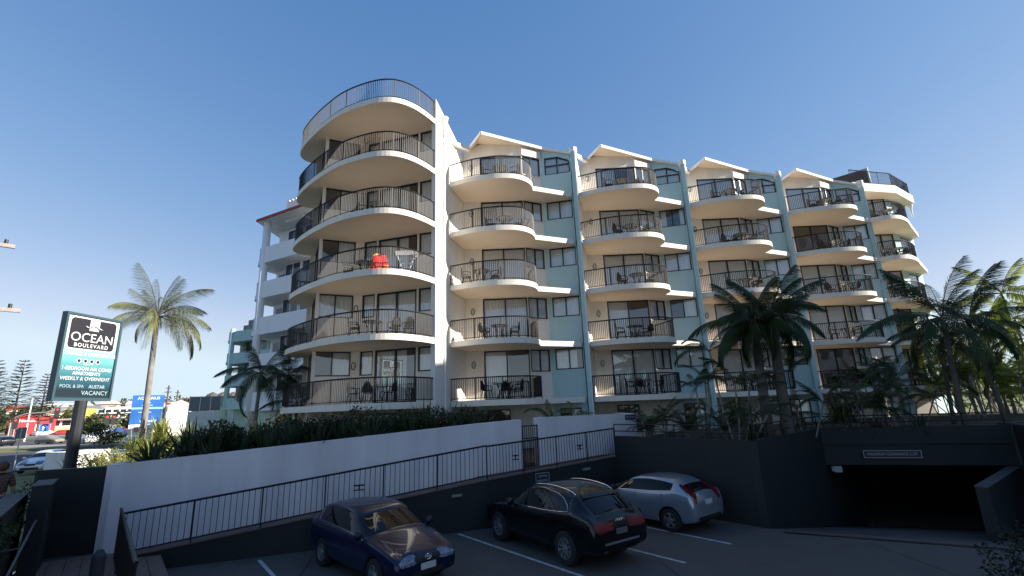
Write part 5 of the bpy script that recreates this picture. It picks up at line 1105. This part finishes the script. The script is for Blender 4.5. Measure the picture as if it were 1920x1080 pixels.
# ------------------------------------------------------------------ neighbouring white building with red roof, and the teal one behind it
NWH = stained('neighbour_white_paint', (.78,.79,.80), (.5,.5,.5), .8, amt=.2); REDT = M('red_roof_tile', (.32,.05,.035), .7, .3, 3.); NTEAL = M('neighbour_teal_paint', (.36,.52,.52), .7, .1)
def block(name, label, C, D, depth, levels, floors_top, paint, roof, base=1.0, nwin=3, round_r=1.8):
    root = thing(name, (C[0], C[1], 0), label, 'apartment building'); C0 = Vector(C); u = (Vector(D)-C0); L = u.length; u.normalize(); inn = Vector((-u.y, u.x))
    def W(a, b): q = u*a+inn*b; return (q.x, q.y)
    m = MB(); m.prism([W(-1.3,2.2), W(L,2.2), W(L,depth), W(-3,depth), W(-3.0,4.2)], base, floors_top)
    ob('walls', m.mesh('walls', [paint]), root)
    arc = [(round_r*-math.sin(R_(a))-.2, 2.6-2.6*math.cos(R_(a))) for a in range(0, 121, 12)]
    for z in levels:
        pl = [W(L,0)]+[W(*p) for p in arc]+[W(-1.2,4.4), W(L,2.19)]
        m = MB(); m.prism(pl, z-.35, z); b = ob('balcony', m.mesh('balcony', [paint]), root)
        m = MB(); m.obox(W(.25,.02), W(L,.02), -.12, .0, z, z+1.02); ob('parapet', m.mesh('parapet', [paint]), b)
        r = railing_mb([(*W(p[0]*.97,p[1]+.06), z) for p in arc], h=1.05, sp=.16, post=1.0, rb=.015); ob('railing', r.mesh('railing', [paint]), b)
        for k in range(nwin):
            a0 = 1.35+2.1*k; m = MB(); m.obox(W(a0,2.19), W(a0+1.9,2.19), .0, 1.0, z+.75, z+2.55)
            wb = ob('window', m.mesh('window', [paint]), root); m = MB()
            for j in range(2): m.obox(W(a0+.08+.92*j,1.18), W(a0+.88+.92*j,1.18), 0, .012, z+.95, z+2.45)
            ob('pane', m.mesh('pane', [M('dark_blue_glass',(.03,.045,.07),.06)]), wb)
        m = MB(); m.obox(W(-.9,2.19), W(.6,2.19), .0, .05, z, z+2.2); ob('door', m.mesh('door', [M('dark_blue_glass',(.03,.045,.07),.06)]), root)
    m = MB(); q = W(0,.15); m.tube([(*q,base),(*q,floors_top)], .3, 14); ob('column', m.mesh('column', [paint], True), root)
    if roof:
        m = MB(); m.prism([W(-.7,-.35), W(L,-.35), W(L,depth), W(-3.2,depth), W(-2.6,3)], floors_top, floors_top+.12, 1); m.add([(*W(-.7,-.35),floors_top+.121),(*W(L,-.35),floors_top+.121),(*W(L,depth),floors_top+2.2),(*W(-3.2,depth),floors_top+2.2)], [(0,1,2,3)]); m.obox(W(-.72,-.37), W(L,-.37), -.02, .06, floors_top-.02, floors_top+.2)
        ob('roof', m.mesh('roof', [roof, paint]), root)
        m = MB(); m.obox(W(1.5,.7), W(3.7,.7), -1.6, .0, floors_top-.2, floors_top+1.5)
        for j in range(5): m.obox(W(1.6+.43*j,.72), W(1.85+.43*j,.72), -1.5, .05, floors_top+1.5, floors_top+1.72)
        ob('parapet_gable', m.mesh('parapet_gable', [paint]), root)
    return root
block('white_apartment_building', 'white apartment block with curved balconies and red roof left of the tower', (-20.3,36.9), (-13.6,33.2), 14, [16.0,13.05,10.1,7.2,4.3], 19.3, NWH, REDT)
block('teal_apartment_building', 'pale teal apartment block farther back left of the white one', (-36.3,60.4), (-29,57), 14, [13.2,10.4,7.6,4.8], 14.6, NTEAL, None)

# ------------------------------------------------------------------ left street scene (laid out from image pixels, then scaled about the camera)
def far(t, sz=True):
    t.location.x *= U; t.location.y *= U
    if sz: t.scale = (U, U, U)
    return t
WBL = M('white_block_paint', (.72,.71,.68), .8, .1, 2.)
m = MB(); m.obox((-16.75,17.6),(-15.55,17.25), -1.3, 0, .1, 2.6); tag(ob('white_wall', m.mesh('white_wall', [WBL])), 'low white masonry block beside the sign post', 'wall')
m = MB(); m.obox((-16.1,19.2),(-15.6,25.0), -1.1, 0, .1, 2.32); tag(ob('white_wall', m.mesh('white_wall', [WBL])), 'long low white wall behind the yellow hedge', 'wall')
# person on the footpath
sk = M('skin', (.35,.2,.14), .6); shirt = bpy.data.materials.new('striped_brown_top'); shirt.use_nodes = True; n = shirt.node_tree; b = n.nodes['Principled BSDF']; tc = n.nodes.new('ShaderNodeTexCoord'); wv_ = n.nodes.new('ShaderNodeTexWave'); wv_.bands_direction = 'Z'; wv_.inputs['Scale'].default_value = 4.5
rpp = n.nodes.new('ShaderNodeValToRGB'); rpp.color_ramp.elements[0].color = (.05,.025,.022,1); rpp.color_ramp.elements[1].color = (.11,.065,.055,1); n.links.new(tc.outputs['Object'], wv_.inputs['Vector']); n.links.new(wv_.outputs['Fac'], rpp.inputs[0]); n.links.new(rpp.outputs[0], b.inputs['Base Color']); b.inputs['Roughness'].default_value = .9
def skin_body(verts, edges, rad, mat, name, parent):
    me = bpy.data.meshes.new(name); me.from_pydata(verts, edges, []); o = bpy.data.objects.new('tmp', me); COL.objects.link(o)
    md = o.modifiers.new('s', 'SKIN')
    for i, r in enumerate(rad): me.skin_vertices[0].data[i].radius = r if isinstance(r, tuple) else (r, r)
    me.skin_vertices[0].data[0].use_root = True; md.use_smooth_shade = True
    s = o.modifiers.new('ss', 'SUBSURF'); s.levels = 2; s.render_levels = 2
    dg = bpy.context.evaluated_depsgraph_get(); r_ = bpy.data.meshes.new_from_object(o.evaluated_get(dg)); bpy.data.objects.remove(o); r_.materials.clear(); r_.materials.append(mat); return ob(name, r_, parent)
pn = thing('person', (-12.75,12.35,1.0), 'person with reddish hair and striped brown top walking on the footpath, back turned', 'person', None, R_(35))
V_ = [(0,0,.9),(0,0,1.08),(0,0,1.28),(0,.01,1.40),(0,.01,1.47),(0,.02,1.60),(.17,0,1.36),(.24,.02,1.10),(.26,.10,.86),(-.17,0,1.36),(-.25,.02,1.10),(-.27,.08,.86),(.09,0,.86),(.10,.06,.48),(.10,.0,.08),(.10,.1,.03),(-.09,0,.86),(-.10,-.06,.48),(-.10,-.14,.10),(-.10,-.05,.03)]
E_ = [(0,1),(1,2),(2,3),(3,4),(4,5),(2,6),(6,7),(7,8),(2,9),(9,10),(10,11),(0,12),(12,13),(13,14),(14,15),(0,16),(16,17),(17,18),(18,19)]
skin_body(V_, E_, [.15,.13,.155,.08,.055,.095,.065,.045,.033,.065,.045,.033,.09,.06,.045,.04,.09,.06,.045,.04], sk, 'body', pn)
skin_body([(0,0,.92),(0,0,1.1),(0,0,1.3),(0,.0,1.40),(.17,0,1.37),(.245,.02,1.10),(-.17,0,1.37),(-.255,.02,1.10)], [(0,1),(1,2),(2,3),(2,4),(4,5),(2,6),(6,7)], [.18,.16,.18,.085,.085,.062,.085,.062], shirt, 'top', pn)
skin_body([(0,0,.92),(.09,0,.84),(.10,.06,.48),(.10,0,.12),(-.09,0,.84),(-.10,-.06,.48),(-.10,-.13,.14)], [(0,1),(1,2),(2,3),(0,4),(4,5),(5,6)], [.17,.105,.078,.06,.105,.078,.06], M('dark_trousers',(.02,.02,.03),.9), 'trousers', pn)
m = MB(); m.tube([(0,.0,1.52),(0,-.01,1.56),(0,-.005,1.64),(0,.0,1.70),(0,.02,1.725)], [.07,.105,.112,.08,.02], 12); ob('hair', m.mesh('hair', [M('reddish_hair',(.09,.035,.02),.7)], True), pn)
# small sign on a post at the kerb
t = far(thing('street_sign', (-27.5,27.2,ZR), 'small blank grey street sign on a post, back turned, by the kerb', 'sign')); m = MB(); m.tube([(0,0,-.3),(0,0,2.2)], .03, 6); ob('post', m.mesh('post', [STEEL]), t); m = MB(); m.obox((-.16,-.14),(.16,.14), 0, .02, 1.6, 2.2); ob('plate', m.mesh('plate', [M('sign_back_grey',(.16,.17,.18),.6)]), t)
# cars on the road
def small_car(label, loc, hd, paint, group, sc=1.):
    t = far(thing('car', (loc[0], loc[1], ZR-.06), label, 'car', group, math.atan2(hd[1], hd[0])), False); t.scale = (sc,sc,sc)
    if 'cb' not in FR:
        FR['cb'] = {}
        me = car_body(hs, 1.75, hg, levels=1); FR['cbm'] = me
        w_ = MB(); 
        w_.tube([(0,-.1,0),(0,.1,0)], .31, 14); FR['cw'] = w_.mesh('wheel', [TYRE]); rm_ = MB(); rm_.tube([(0,-.105,0),(0,.105,0)], .19, 10); FR['cr'] = rm_.mesh('rim', [ALLOY])
    if paint.name not in FR['cb']:
        me = FR['cbm'].copy(); me.materials.clear(); me.materials.append(paint); me.materials.append(CGLASS); me.materials.append(paint)
        for p in me.polygons: p.use_smooth = True
        FR['cb'][paint.name] = me
    ob('body', FR['cb'][paint.name], t)
    for x in (1.3,-1.3):
        for s in (-1,1): w = ob('wheel', FR['cw'], t, (x, s*.79, .31)); ob('rim', FR['cr'], w)
    return t
cp_ = lambda nm, c: M('car_paint_'+nm, c, .25, metal=.2, coat=.8)
CW, CSI, CBK, CRD, CBL, CTAN, CGR = cp_('white',(.7,.7,.7)), cp_('silver',(.4,.42,.45)), cp_('black',(.01,.01,.012)), cp_('red',(.4,.02,.02)), cp_('blue',(.03,.06,.2)), cp_('tan',(.30,.26,.20)), cp_('green',(.04,.14,.12))
carS, PS, bvS = build_car('parked_car', 'silver-white hatchback on the shaded street at the far left, nose towards us', 'car', (-34.3,36.2), (.35,-.94), 4.18, 1.75, 1.47, 2.6, .315, hs, hg, CW, .02, group='cars on the street')
carS.location.z = ZR-.06
for s in (-1,1): PS('headlight', rr(.4,.2,.3), (3.4, s*.6, .70), (0,1,0), (0,0,1), (-1,-s*.1,0), LENS, .012)
PS('grille', rr(.6,.12,.4), (3.4,0,.6), (0,1,0), (0,0,1), (-1,0,0), PLASTIC, .01); PS('lower_grille', rr(1.0,.14,.3), (3.4,0,.36), (0,1,0), (0,0,1), (-1,0,0), PLASTIC, .01); mirrors(carS, .78, .82, .97, CW)
small_car('tan car crossing the sunlit road left of the sign post', (-57.5,60.6), (.75,-.1), CTAN, 'cars on the street')
small_car('black car with red lights at the far left edge of the road', (-60.0,57.2), (-.8,.3), CBK, 'cars on the street', 1.1)
small_car('pale green car beyond the white wall right of the round shrub', (-36.4,46.6), (-.5,.6), CSI, 'cars on the street')
small_car('white van-like car behind the sign post', (-48.6,56.0), (-.6,.5), CW, 'cars on the street', 1.15)
small_car('silver car partly behind the long low white wall', (-19.0,24.6), (.5,.85), CSI, 'cars on the street')
rgc = random.Random(3); paints = [CW,CW,CW,CSI,CSI,CBK,CRD,CBL]
names = {CW.name:'white', CSI.name:'silver', CBK.name:'black', CRD.name:'red', CBL.name:'blue'}
def ordn(k): return ['first','second','third','fourth','fifth','sixth','seventh','eighth','ninth','tenth','eleventh','twelfth','thirteenth','fourteenth','fifteenth','sixteenth'][k]
for nm, n_c, gen in (('in the row before the red shop', 16, lambda f_: (-98+22*f_+rgc.uniform(-1,1), 99+1.5*f_+rgc.uniform(-1.5,5))), ('in the car park behind the sign post', 14, lambda f_: (-64+20*f_+rgc.uniform(-1,1), 78+10*f_+rgc.uniform(-2,5)))):
    spots = sorted([gen(i/(n_c-1)) for i in range(n_c)], key=lambda q: q[0]/q[1])
    for i, q in enumerate(spots):
        p_ = rgc.choice(paints); small_car('small %s car, %s from the left %s' % (names[p_.name], ordn(i), nm), q, (rgc.uniform(-.3,.3),1 if rgc.random() < .5 else -1), p_, 'cars parked far off')
# traffic lights, light poles, parking sign
TLB = M('signal_black', (.015,.015,.017), .6); 
mt = bpy.data.materials.new('red_signal_lit'); mt.use_nodes = True; b = mt.node_tree.nodes['Principled BSDF']; b.inputs['Base Color'].default_value = (.5,.02,.02,1); b.inputs['Emission Color'].default_value = (1,.06,.04,1); b.inputs['Emission Strength'].default_value = .6
def head(parent, z, x=0, y=0, rz=0):
    m = MB(); m.box(x-.28,x+.28,y-.15,y+.12,z-.75,z+.6); h = ob('signal_head', m.mesh('signal_head', [TLB]), parent)
    m = MB(); m.add([(x+.13*math.cos(a), y-.17, z+.32+.13*math.sin(a)) for a in [2*math.pi*i/12 for i in range(12)]], [tuple(range(12))]); ob('red_lamp', m.mesh('red_lamp', [mt]), h)
for x, y, h, lab, arm in [(-69.3,67.5,2.6,'traffic light on a pole at the far left kerb',None),(-82.5,86.5,3.2,'traffic light on the pole of the blue parking sign',None),(-55.4,66.0,2.6,'left one of the pair of traffic lights right of the sign post',None),(-57.6,69.8,2.6,'right one of the pair of traffic lights right of the sign post',None),(-68.2,68.4,4.3,'traffic light hanging from the curved mast arm over the road',(2.4,2.0))]:
    t = far(thing('traffic_light', (x,y,ZR), lab, 'traffic light', None, R_(42))); m = MB()
    if arm:
        m.tube([(-1.9,0,0),(-1.9,0,2.6),(-1.5,0,3.4),(-.6,0,3.8),(2.3,0,4.0)], .08, 6); ob('mast', m.mesh('mast', [STEEL]), t); head(t, 3.95, 2.6)
    else: m.tube([(0,0,0),(0,0,h)], .07, 6); ob('mast', m.mesh('mast', [STEEL]), t); head(t, h, 0, -.1)
t = far(thing('light_pole', (-69.9,69.8,ZR), 'slender pale light pole at the left kerb leaning against the sky', 'light pole', 'light poles')); m = MB(); m.tube([(0,0,0),(0,0,6.0)], .11, 6, 0, .07); ob('pole', m.mesh('pole', [WBL]), t)
t = far(thing('parking_sign', (-83.6,86.6,ZR), 'blue square sign with white letter P on a pole', 'sign', None, R_(42))); m = MB(); m.tube([(0,0,0),(0,0,2.3)], .05, 6); ob('post', m.mesh('post', [STEEL]), t)
m = MB(); m.box(-.6,.6,-.12,-.06,1.0,2.3); ob('plate', m.mesh('plate', [M('sign_blue',(.02,.12,.5),.5)]), t); put(ob('lettering', text_mesh('P', 1.1, LETTER, bold=True), t), face_matrix((0,-.13,1.62), (1,0)))
t = far(thing('meter_post', (-37.4,41.0,ZR), 'small dark post-mounted box on the verge beside the sign post', 'post')); m = MB(); m.tube([(0,0,0),(0,0,1.0)], .05, 6); m.box(-.16,.16,-.12,.12,1.0,1.75); ob('post', m.mesh('post', [TLB]), t)
# shops
RED = M('shop_red', (.50,.035,.04), .7, .1); YEL = M('shop_yellow', (.62,.50,.10), .7, .1); IRON = M('shop_roof_iron', (.45,.44,.42), .6, .2)
t = far(thing('red_shop', (-119,121.5,ZR), 'red gabled shop with white lettering across the road', 'shop', None, math.atan2(4.3,4.3))); m = MB()
m.add([(-5.5,0,-.5),(3.2,0,-.5),(3.2,0,3.6),(-1.6,0,4.9),(-5.5,0,3.7),(-5.5,9,-.5),(3.2,9,-.5),(3.2,9,3.6),(-1.6,9,4.9),(-5.5,9,3.7)], [(0,1,2,3,4),(9,8,7,6,5),(0,5,6,1),(1,6,7,2),(0,4,9,5)]); ob('walls', m.mesh('walls', [RED]), t)
m = MB(); m.add([(-6,-.4,3.6),(-1.6,-.4,5.05),(3.8,-.4,3.55),(3.8,9.2,3.55),(-1.6,9.2,5.05),(-6,9.2,3.6)], [(0,1,4,5),(1,2,3,4)]); ob('roof', m.mesh('roof', [IRON]), t)
put(ob('lettering', text_mesh('Noodle', .95, LETTER, bold=True), t), face_matrix((-2.0,-.05,3.2), (1,0))); put(ob('lettering', text_mesh('BB', 2.1, LETTER, bold=True), t), face_matrix((.6,-.05,1.4), (1,0)))
m = MB(); m.box(-5.4,-4.0,-.06,.0,.3,2.0); ob('window', m.mesh('window', [FRAME]), t)
t = far(thing('pale_shop', (-118,128.5,ZR), 'long pale shop with yellow base right of the red shop', 'shop', None, math.atan2(3.5,5))); m = MB(); m.box(-3.6,7.5,0,8,1.0,3.2); m.box(-3.6,7.5,.02,8.01,-.5,1.0,1); m.box(-4,8,-1.2,8.5,3.2,3.4,2); ob('walls', m.mesh('walls', [WBL, YEL, IRON]), t)
m = MB(); 
for k in range(5): m.box(-3.2+2.1*k,-1.6+2.1*k,-.05,.01,1.7,2.9)
ob('windows', m.mesh('windows', [FRAME]), t)
t = far(thing('yellow_building', (-128,141,ZR), 'plain bright yellow building left of the sign post', 'building', None, math.atan2(2.5,4))); m = MB(); m.box(-2.6,3.6,0,8,-.5,6.2); ob('walls', m.mesh('walls', [YEL]), t); m = MB(); m.box(-2.7,3.7,-.15,8.1,1.6,2.6); ob('blue_band', m.mesh('blue_band', [M('band_blue',(.05,.12,.3),.6)]), t)
# flats far behind
for (x, y, w_, h, rz, pm, lab) in [(-146,166,9,6.6,.75,M('flats_blue',(.28,.36,.42),.8),'blue-grey block of flats in the distance right of the sign post'),(-139.5,171,8,7.2,.70,M('flats_pale',(.55,.58,.56),.8),'pale block of flats with stacked balconies in the distance'),(-134,175.5,7,6.8,.70,WBL,'white block of flats with dark balconies left of the blue billboard'),(-152,160,5,5.6,.75,M('flats_tan',(.5,.42,.34),.8),'tan building at the left of the distant flats')]:
    t = far(thing('block_of_flats', (x,y,ZR), lab, 'building', None, rz)); m = MB(); m.box(-w_/2,w_/2,0,8,-.5,h); ob('walls', m.mesh('walls', [pm]), t)
    for k in range(4):
        for j in range(4):
            if .4+k*1.6+1.1 < h: m = MB(); m.box(-w_/2+.3+j*w_/4,-w_/2+.3+(j+.72)*w_/4,-.04,.02,.5+k*1.6,1.5+k*1.6); ob('window', m.mesh('window', [FRAME]), t)
    for k in range(4):
        if .2+k*1.6 < h: m = MB(); m.box(-w_/2-.1,w_/2+.1,-.7,.0,.15+k*1.6,.35+k*1.6); ob('balcony', m.mesh('balcony', [WBL]), t)
t = far(thing('white_gabled_house', (-51.2,74,2.77), 'small bright white gabled house left of the grey fence', 'house', None, math.atan2(1.1,1.6))); m = MB()
m.add([(-1.5,0,-2.5),(1.5,0,-2.5),(1.5,0,2.6),(0,0,3.4),(-1.5,0,2.6),(-1.5,5,-2.5),(1.5,5,-2.5),(1.5,5,2.6),(0,5,3.4),(-1.5,5,2.6)], [(0,1,2,3,4),(0,5,6,1),(1,6,7,2),(0,4,9,5),(2,7,8,3),(3,8,9,4),(9,8,7,6,5)]); ob('walls', m.mesh('walls', [WBL]), t); m = MB(); m.obox((-1.7,-.1),(1.7,-.1), 0, .05, 0, 0, za=(2.5,2.6), zb=(2.5,2.6)); ob('trim', m.mesh('trim', [LETTER]), t)
t = far(thing('screen_fence', (-33.6,49.8,2.77), 'grey patterned screen fence on a white base below the teal building', 'fence', None, math.atan2(2,3.4))); m = MB(); m.box(0,6.5,0,.1,1.3,2.75); ob('screen', m.mesh('screen', [M('grey_screen',(.2,.21,.22),.7,.5,30.)]), t); m = MB(); m.box(0,7,-.05,.15,-1.5,1.25); ob('base_wall', m.mesh('base_wall', [WBL]), t)
for k in range(8): m = MB(); m.box(.02+k*.92,.10+k*.92,-.06,-.01,1.26,2.8); ob('post', m.mesh('post', [STEEL]), t)
# blue billboard
t = far(thing('billboard', (-43.4,54.9,ZR), 'tall blue billboard with white lettering on a white lower panel', 'sign', None, math.atan2(1.48,1.95))); m = MB(); m.box(-.1,2.85,0,.35,1.9,5.1); ob('blue_panel', m.mesh('blue_panel', [M('billboard_blue',(.02,.13,.42),.5,.35,.5)]), t)
m = MB(); m.box(-.1,2.85,.01,.34,-.4,1.88); ob('white_panel', m.mesh('white_panel', [WBL]), t); m = MB(); m.box(-.09,2.84,-.012,-.004,3.55,3.75); ob('pale_band', m.mesh('pale_band', [M('billboard_band',(.25,.55,.75),.5)]), t)
fmz = lambda x, z: face_matrix((x,-.015,z), (1,0))
for txt, sz, x, z, mm_ in [('AQUARIUS',.42,1.4,4.75,LETTER),('SEA',.36,1.3,4.3,LETTER),('APARTMENTS',.16,1.35,3.95,LETTER),('INDOOR POOL',.17,1.2,3.2,LETTER),('SPA',.17,1.2,2.95,LETTER),('TENNIS',.17,1.2,2.68,LETTER),('VACANCY',.34,1.6,2.2,LETTER),('Best',.8,1.1,1.3,RED),('OPEN',.3,1.1,.7,RED)]:
    put(ob('lettering', text_mesh(txt, sz, mm_, bold=True), t), fmz(x, z))
# power pole at the left edge: two cross-arms reach into the picture
t = thing('power_pole', (-18.6,12.35,ZR), 'timber power pole cross-arms with insulators reaching in from the left edge', 'power pole'); m = MB(); m.tube([(0,0,-.3),(0,0,10.3)], .17, 10, 0, .13); ob('pole', m.mesh('pole', [BARK]), t)
for (x, y, z) in ((2.25,2.38,8.95),(2.55,2.70,6.85)):
    m = MB(); m.obox((-x,-y),(x,y), -.05, .05, z-.06, z+.06); arm = ob('cross_arm', m.mesh('cross_arm', [M('weathered_timber',(.34,.30,.27),.9,.2,6.)]), t)
    m = MB(); m.tube([(x*.93,y*.93,z+.05),(x*.93,y*.93,z+.2)], .05, 8); m.tube([(x*.86,y*.86,z-.06),(x*.82,y*.82,z-.35),(x*.6,y*.6,z-.7),(x*.3,y*.3,z-.85)], .015, 4); ob('insulator', m.mesh('insulator', [TLB]), arm)
for i, (x, y, h) in enumerate(((-64.3,89.2,8.4),(-68.8,98.2,8.0),(-58,92,6.5))):
    t = far(thing('utility_pole', (x,y,ZR), ['tall dark utility pole with brackets right of the billboard','thin utility pole second from the billboard','short thin pole behind the white gabled house'][i], 'utility pole')); m = MB(); m.tube([(0,0,0),(0,0,h)], .13, 6); m.tube([(-.7,0,h-1.2),(.7,0,h-1.2)], .06, 4); m.tube([(-.5,0,h-.5),(.5,0,h-.5)], .05, 4); ob('pole', m.mesh('pole', [BARKD]), t)
# Norfolk pines
PINE = leafmat('pine_needles', (.02,.03,.016), (.06,.075,.035), 1.)
def pine(label, loc, h, R0, seed):
    rg = random.Random(seed); t = far(thing('norfolk_pine', loc, label, 'pine tree', 'tall pines at the left')); m = MB(); m.tube([(0,0,0),(0,0,h)], .3, 7, 0, .04); ob('trunk', m.mesh('trunk', [BARKD]), t)
    m = MB(); z = h*.22; 
    while z < h*.985:
        R1 = R0*(1-((z/h-.2)/.82))**.75*rg.uniform(.85,1.1)+.15; n_b = 7
        for i in range(n_b):
            a = 2*math.pi*i/n_b+rg.uniform(-.3,.3); d = Vector((math.cos(a),math.sin(a),rg.uniform(-.02,.25))); m.tube([(0,0,z),tuple(Vector((0,0,z))+d*R1)], [.05,.02], 3)
            for j in range(11):
                q = Vector((0,0,z))+d*R1*(.25+.75*j/10)
                for s in (-1,1):
                    if rg.random() < .8: m.blade(q, (d.x*.6-d.y*s,d.y*.6+d.x*s,rg.uniform(-.1,.5)), (0,0,1), R1*.30*rg.uniform(.6,1.2), .17, .25, 1)
                m.blade(q, (d.x,d.y,.5), (0,0,1), .7, .13, .1, 1)
        z += h*.045*rg.uniform(.85,1.1)
    ob('branches', m.mesh('branches', [PINE]), t)
pine('tall layered pine at the left, right of the edge one', (-107.8,104.3,ZR), 16.2, 4.6, 1); pine('layered pine cut by the left edge', (-104,95.0,ZR), 15.5, 4.6, 2); pine('smaller layered pine just left of the motel sign', (-112,114.4,ZR), 14.0, 3.4, 3)
# trees and hill behind
TR1 = leafmat('tree_leaf_olive', (.04,.05,.02), (.13,.14,.06), .4, .15)
for i, (x, y, r, h, lab) in enumerate([(-112,103,3.6,5.2,'olive tree at the far left behind the cars'),(-118,110,4,5.6,'olive tree below the tall pine'),(-124,124,4.5,7.0,'bushy olive tree behind the red shop'),(-120,131,3.6,6.8,'bushy tree behind the pale shop'),(-66,76,1.9,2.6,'low olive bushes on the road island'),(-72,84,2.2,3.4,'yellow-green tree behind the sign post'),(-66,84,1.9,3.0,'yellow-green bush right of the sign post'),(-101,92,2.6,3.6,'small tree at the left edge of the verge')]):
    rg = random.Random(i); shrub('tree', lab, (x*U,y*U,ZR), [((rg.uniform(-.4,.4)*r,rg.uniform(-.4,.4)*r,(h*.62+rg.uniform(-.15,.2)*h)*1.35),(r*.8,r*.8,h*.4)) for _ in range(5)], 300, .7, TR1, 200+i, 'tree', 'trees across the road', (.2,h*.6))
def hz(x, y):
    d = math.hypot(x, y); k = max(0, min(1, (d-297)/200)); return ZR-1+k*(13.0+2.8*math.sin(x*.021)+1.6*math.sin(y*.017+x*.04))
m = MB(); N = 40; A0, A1 = R_(-62), R_(-30)
for i in range(N+1):
    a = A0+(A1-A0)*i/N
    for j in range(9): d = 283+j*46; x, y = d*math.sin(a), d*math.cos(a); m.v.append((x, y, hz(x,y)))
for i in range(N):
    for j in range(8): m.f.append((i*9+j, i*9+j+1, (i+1)*9+j+1, (i+1)*9+j)); m.m.append(0)
struct('hill', m, [M('hill_scrub',(.10,.11,.06),.95,.4,.05)])
m = MB(); rg = random.Random(9)
for _ in range(260):
    a = rg.uniform(A0,A1); d = rg.uniform(298,600); x, y = d*math.sin(a), d*math.cos(a); r = rg.uniform(3.5,7)
    leafcloud(m, (x,y,hz(x,y)+r*.5), (r,r,r*.8), 34, 3.0, rg)
o = ob('hillside_trees', m.mesh('hillside_trees', [TR1])); o['kind'] = 'stuff'; o['label'] = 'scrubby trees covering the far hillside'; 
HC = [WBL, M('house_cream',(.55,.5,.42),.8), M('house_grey',(.4,.4,.41),.8), M('house_pinkish',(.5,.36,.3),.8)]; HR = [IRON, REDT, M('roof_grey',(.2,.2,.21),.8)]
hm_ = []
for c in range(4):
    m = MB(); m.box(-4,4,-3,3,-2,3); m.add([(-4.5,-3.5,3),(4.5,-3.5,3),(4.5,3.5,3),(-4.5,3.5,3),(-2.5,0,4.8),(2.5,0,4.8)], [(0,1,5,4),(1,2,5),(2,3,4,5),(3,0,4)], 1); m.box(-3,-1.2,-3.05,-2.95,.6,2,2); m.box(.8,2.8,-3.05,-2.95,.6,2,2); hm_.append(m.mesh('hillside_house', [HC[c], HR[c % 3], FRAME]))
hsp = [[] for _ in range(4)]
for i in range(60):
    a = A0+(A1-A0)*((i*.618) % 1); hsp[i % 4].append((a, rg.uniform(310,590)))
for c in range(4):
    for i, (a, d) in enumerate(sorted(hsp[c])):
        x, y = d*math.sin(a), d*math.cos(a)
        tag(ob('hillside_house', hm_[c], None, (x,y,hz(x,y)+1.6), (0,0,-a+rg.uniform(-.4,.4)), 1.35), '%s of the small %s houses on the far hillside, counted from the left' % (ordn(i), ['white','cream','grey','pinkish'][c]), 'house', 'houses on the far hillside')
# belt of trees behind the palms at right
m = MB(); rg = random.Random(12)
for _ in range(70):
    x = rg.uniform(28,75); y = 42+rg.uniform(0,14)+(x-28)*.25; r = rg.uniform(1.6,3.2); leafcloud(m, (x,y,2.2+rg.uniform(0,4.2)), (r,r,r*.9), 60, .55, rg)
o = ob('tree_belt', m.mesh('tree_belt', [leafmat('tree_leaf_sunny',(.05,.075,.02),(.20,.22,.06),.5,.35)])); o['kind'] = 'stuff'; o['label'] = 'belt of sunlit trees beyond the right-hand palms'
# terrace umbrellas
for i, (x, y, lab) in enumerate([(-39.9,63.6,'dark thatched umbrella, left of the group'),(-38.9,64.2,'dark thatched umbrella in the middle of the group'),(-37.9,64.8,'dark thatched umbrella, right of the group')]):
    t = far(thing('thatched_umbrella', (x,y,4.84), lab+' below the teal building', 'umbrella', 'thatched umbrellas')); m = MB(); m.tube([(0,0,-1),(0,0,2.2)], .05, 5); ob('pole', m.mesh('pole', [BARKD]), t); m = MB(); m.tube([(0,0,1.75),(0,0,2.05),(0,0,2.35)], [.85,.6,.05], 9); ob('canopy', m.mesh('canopy', [BARKD]), t)
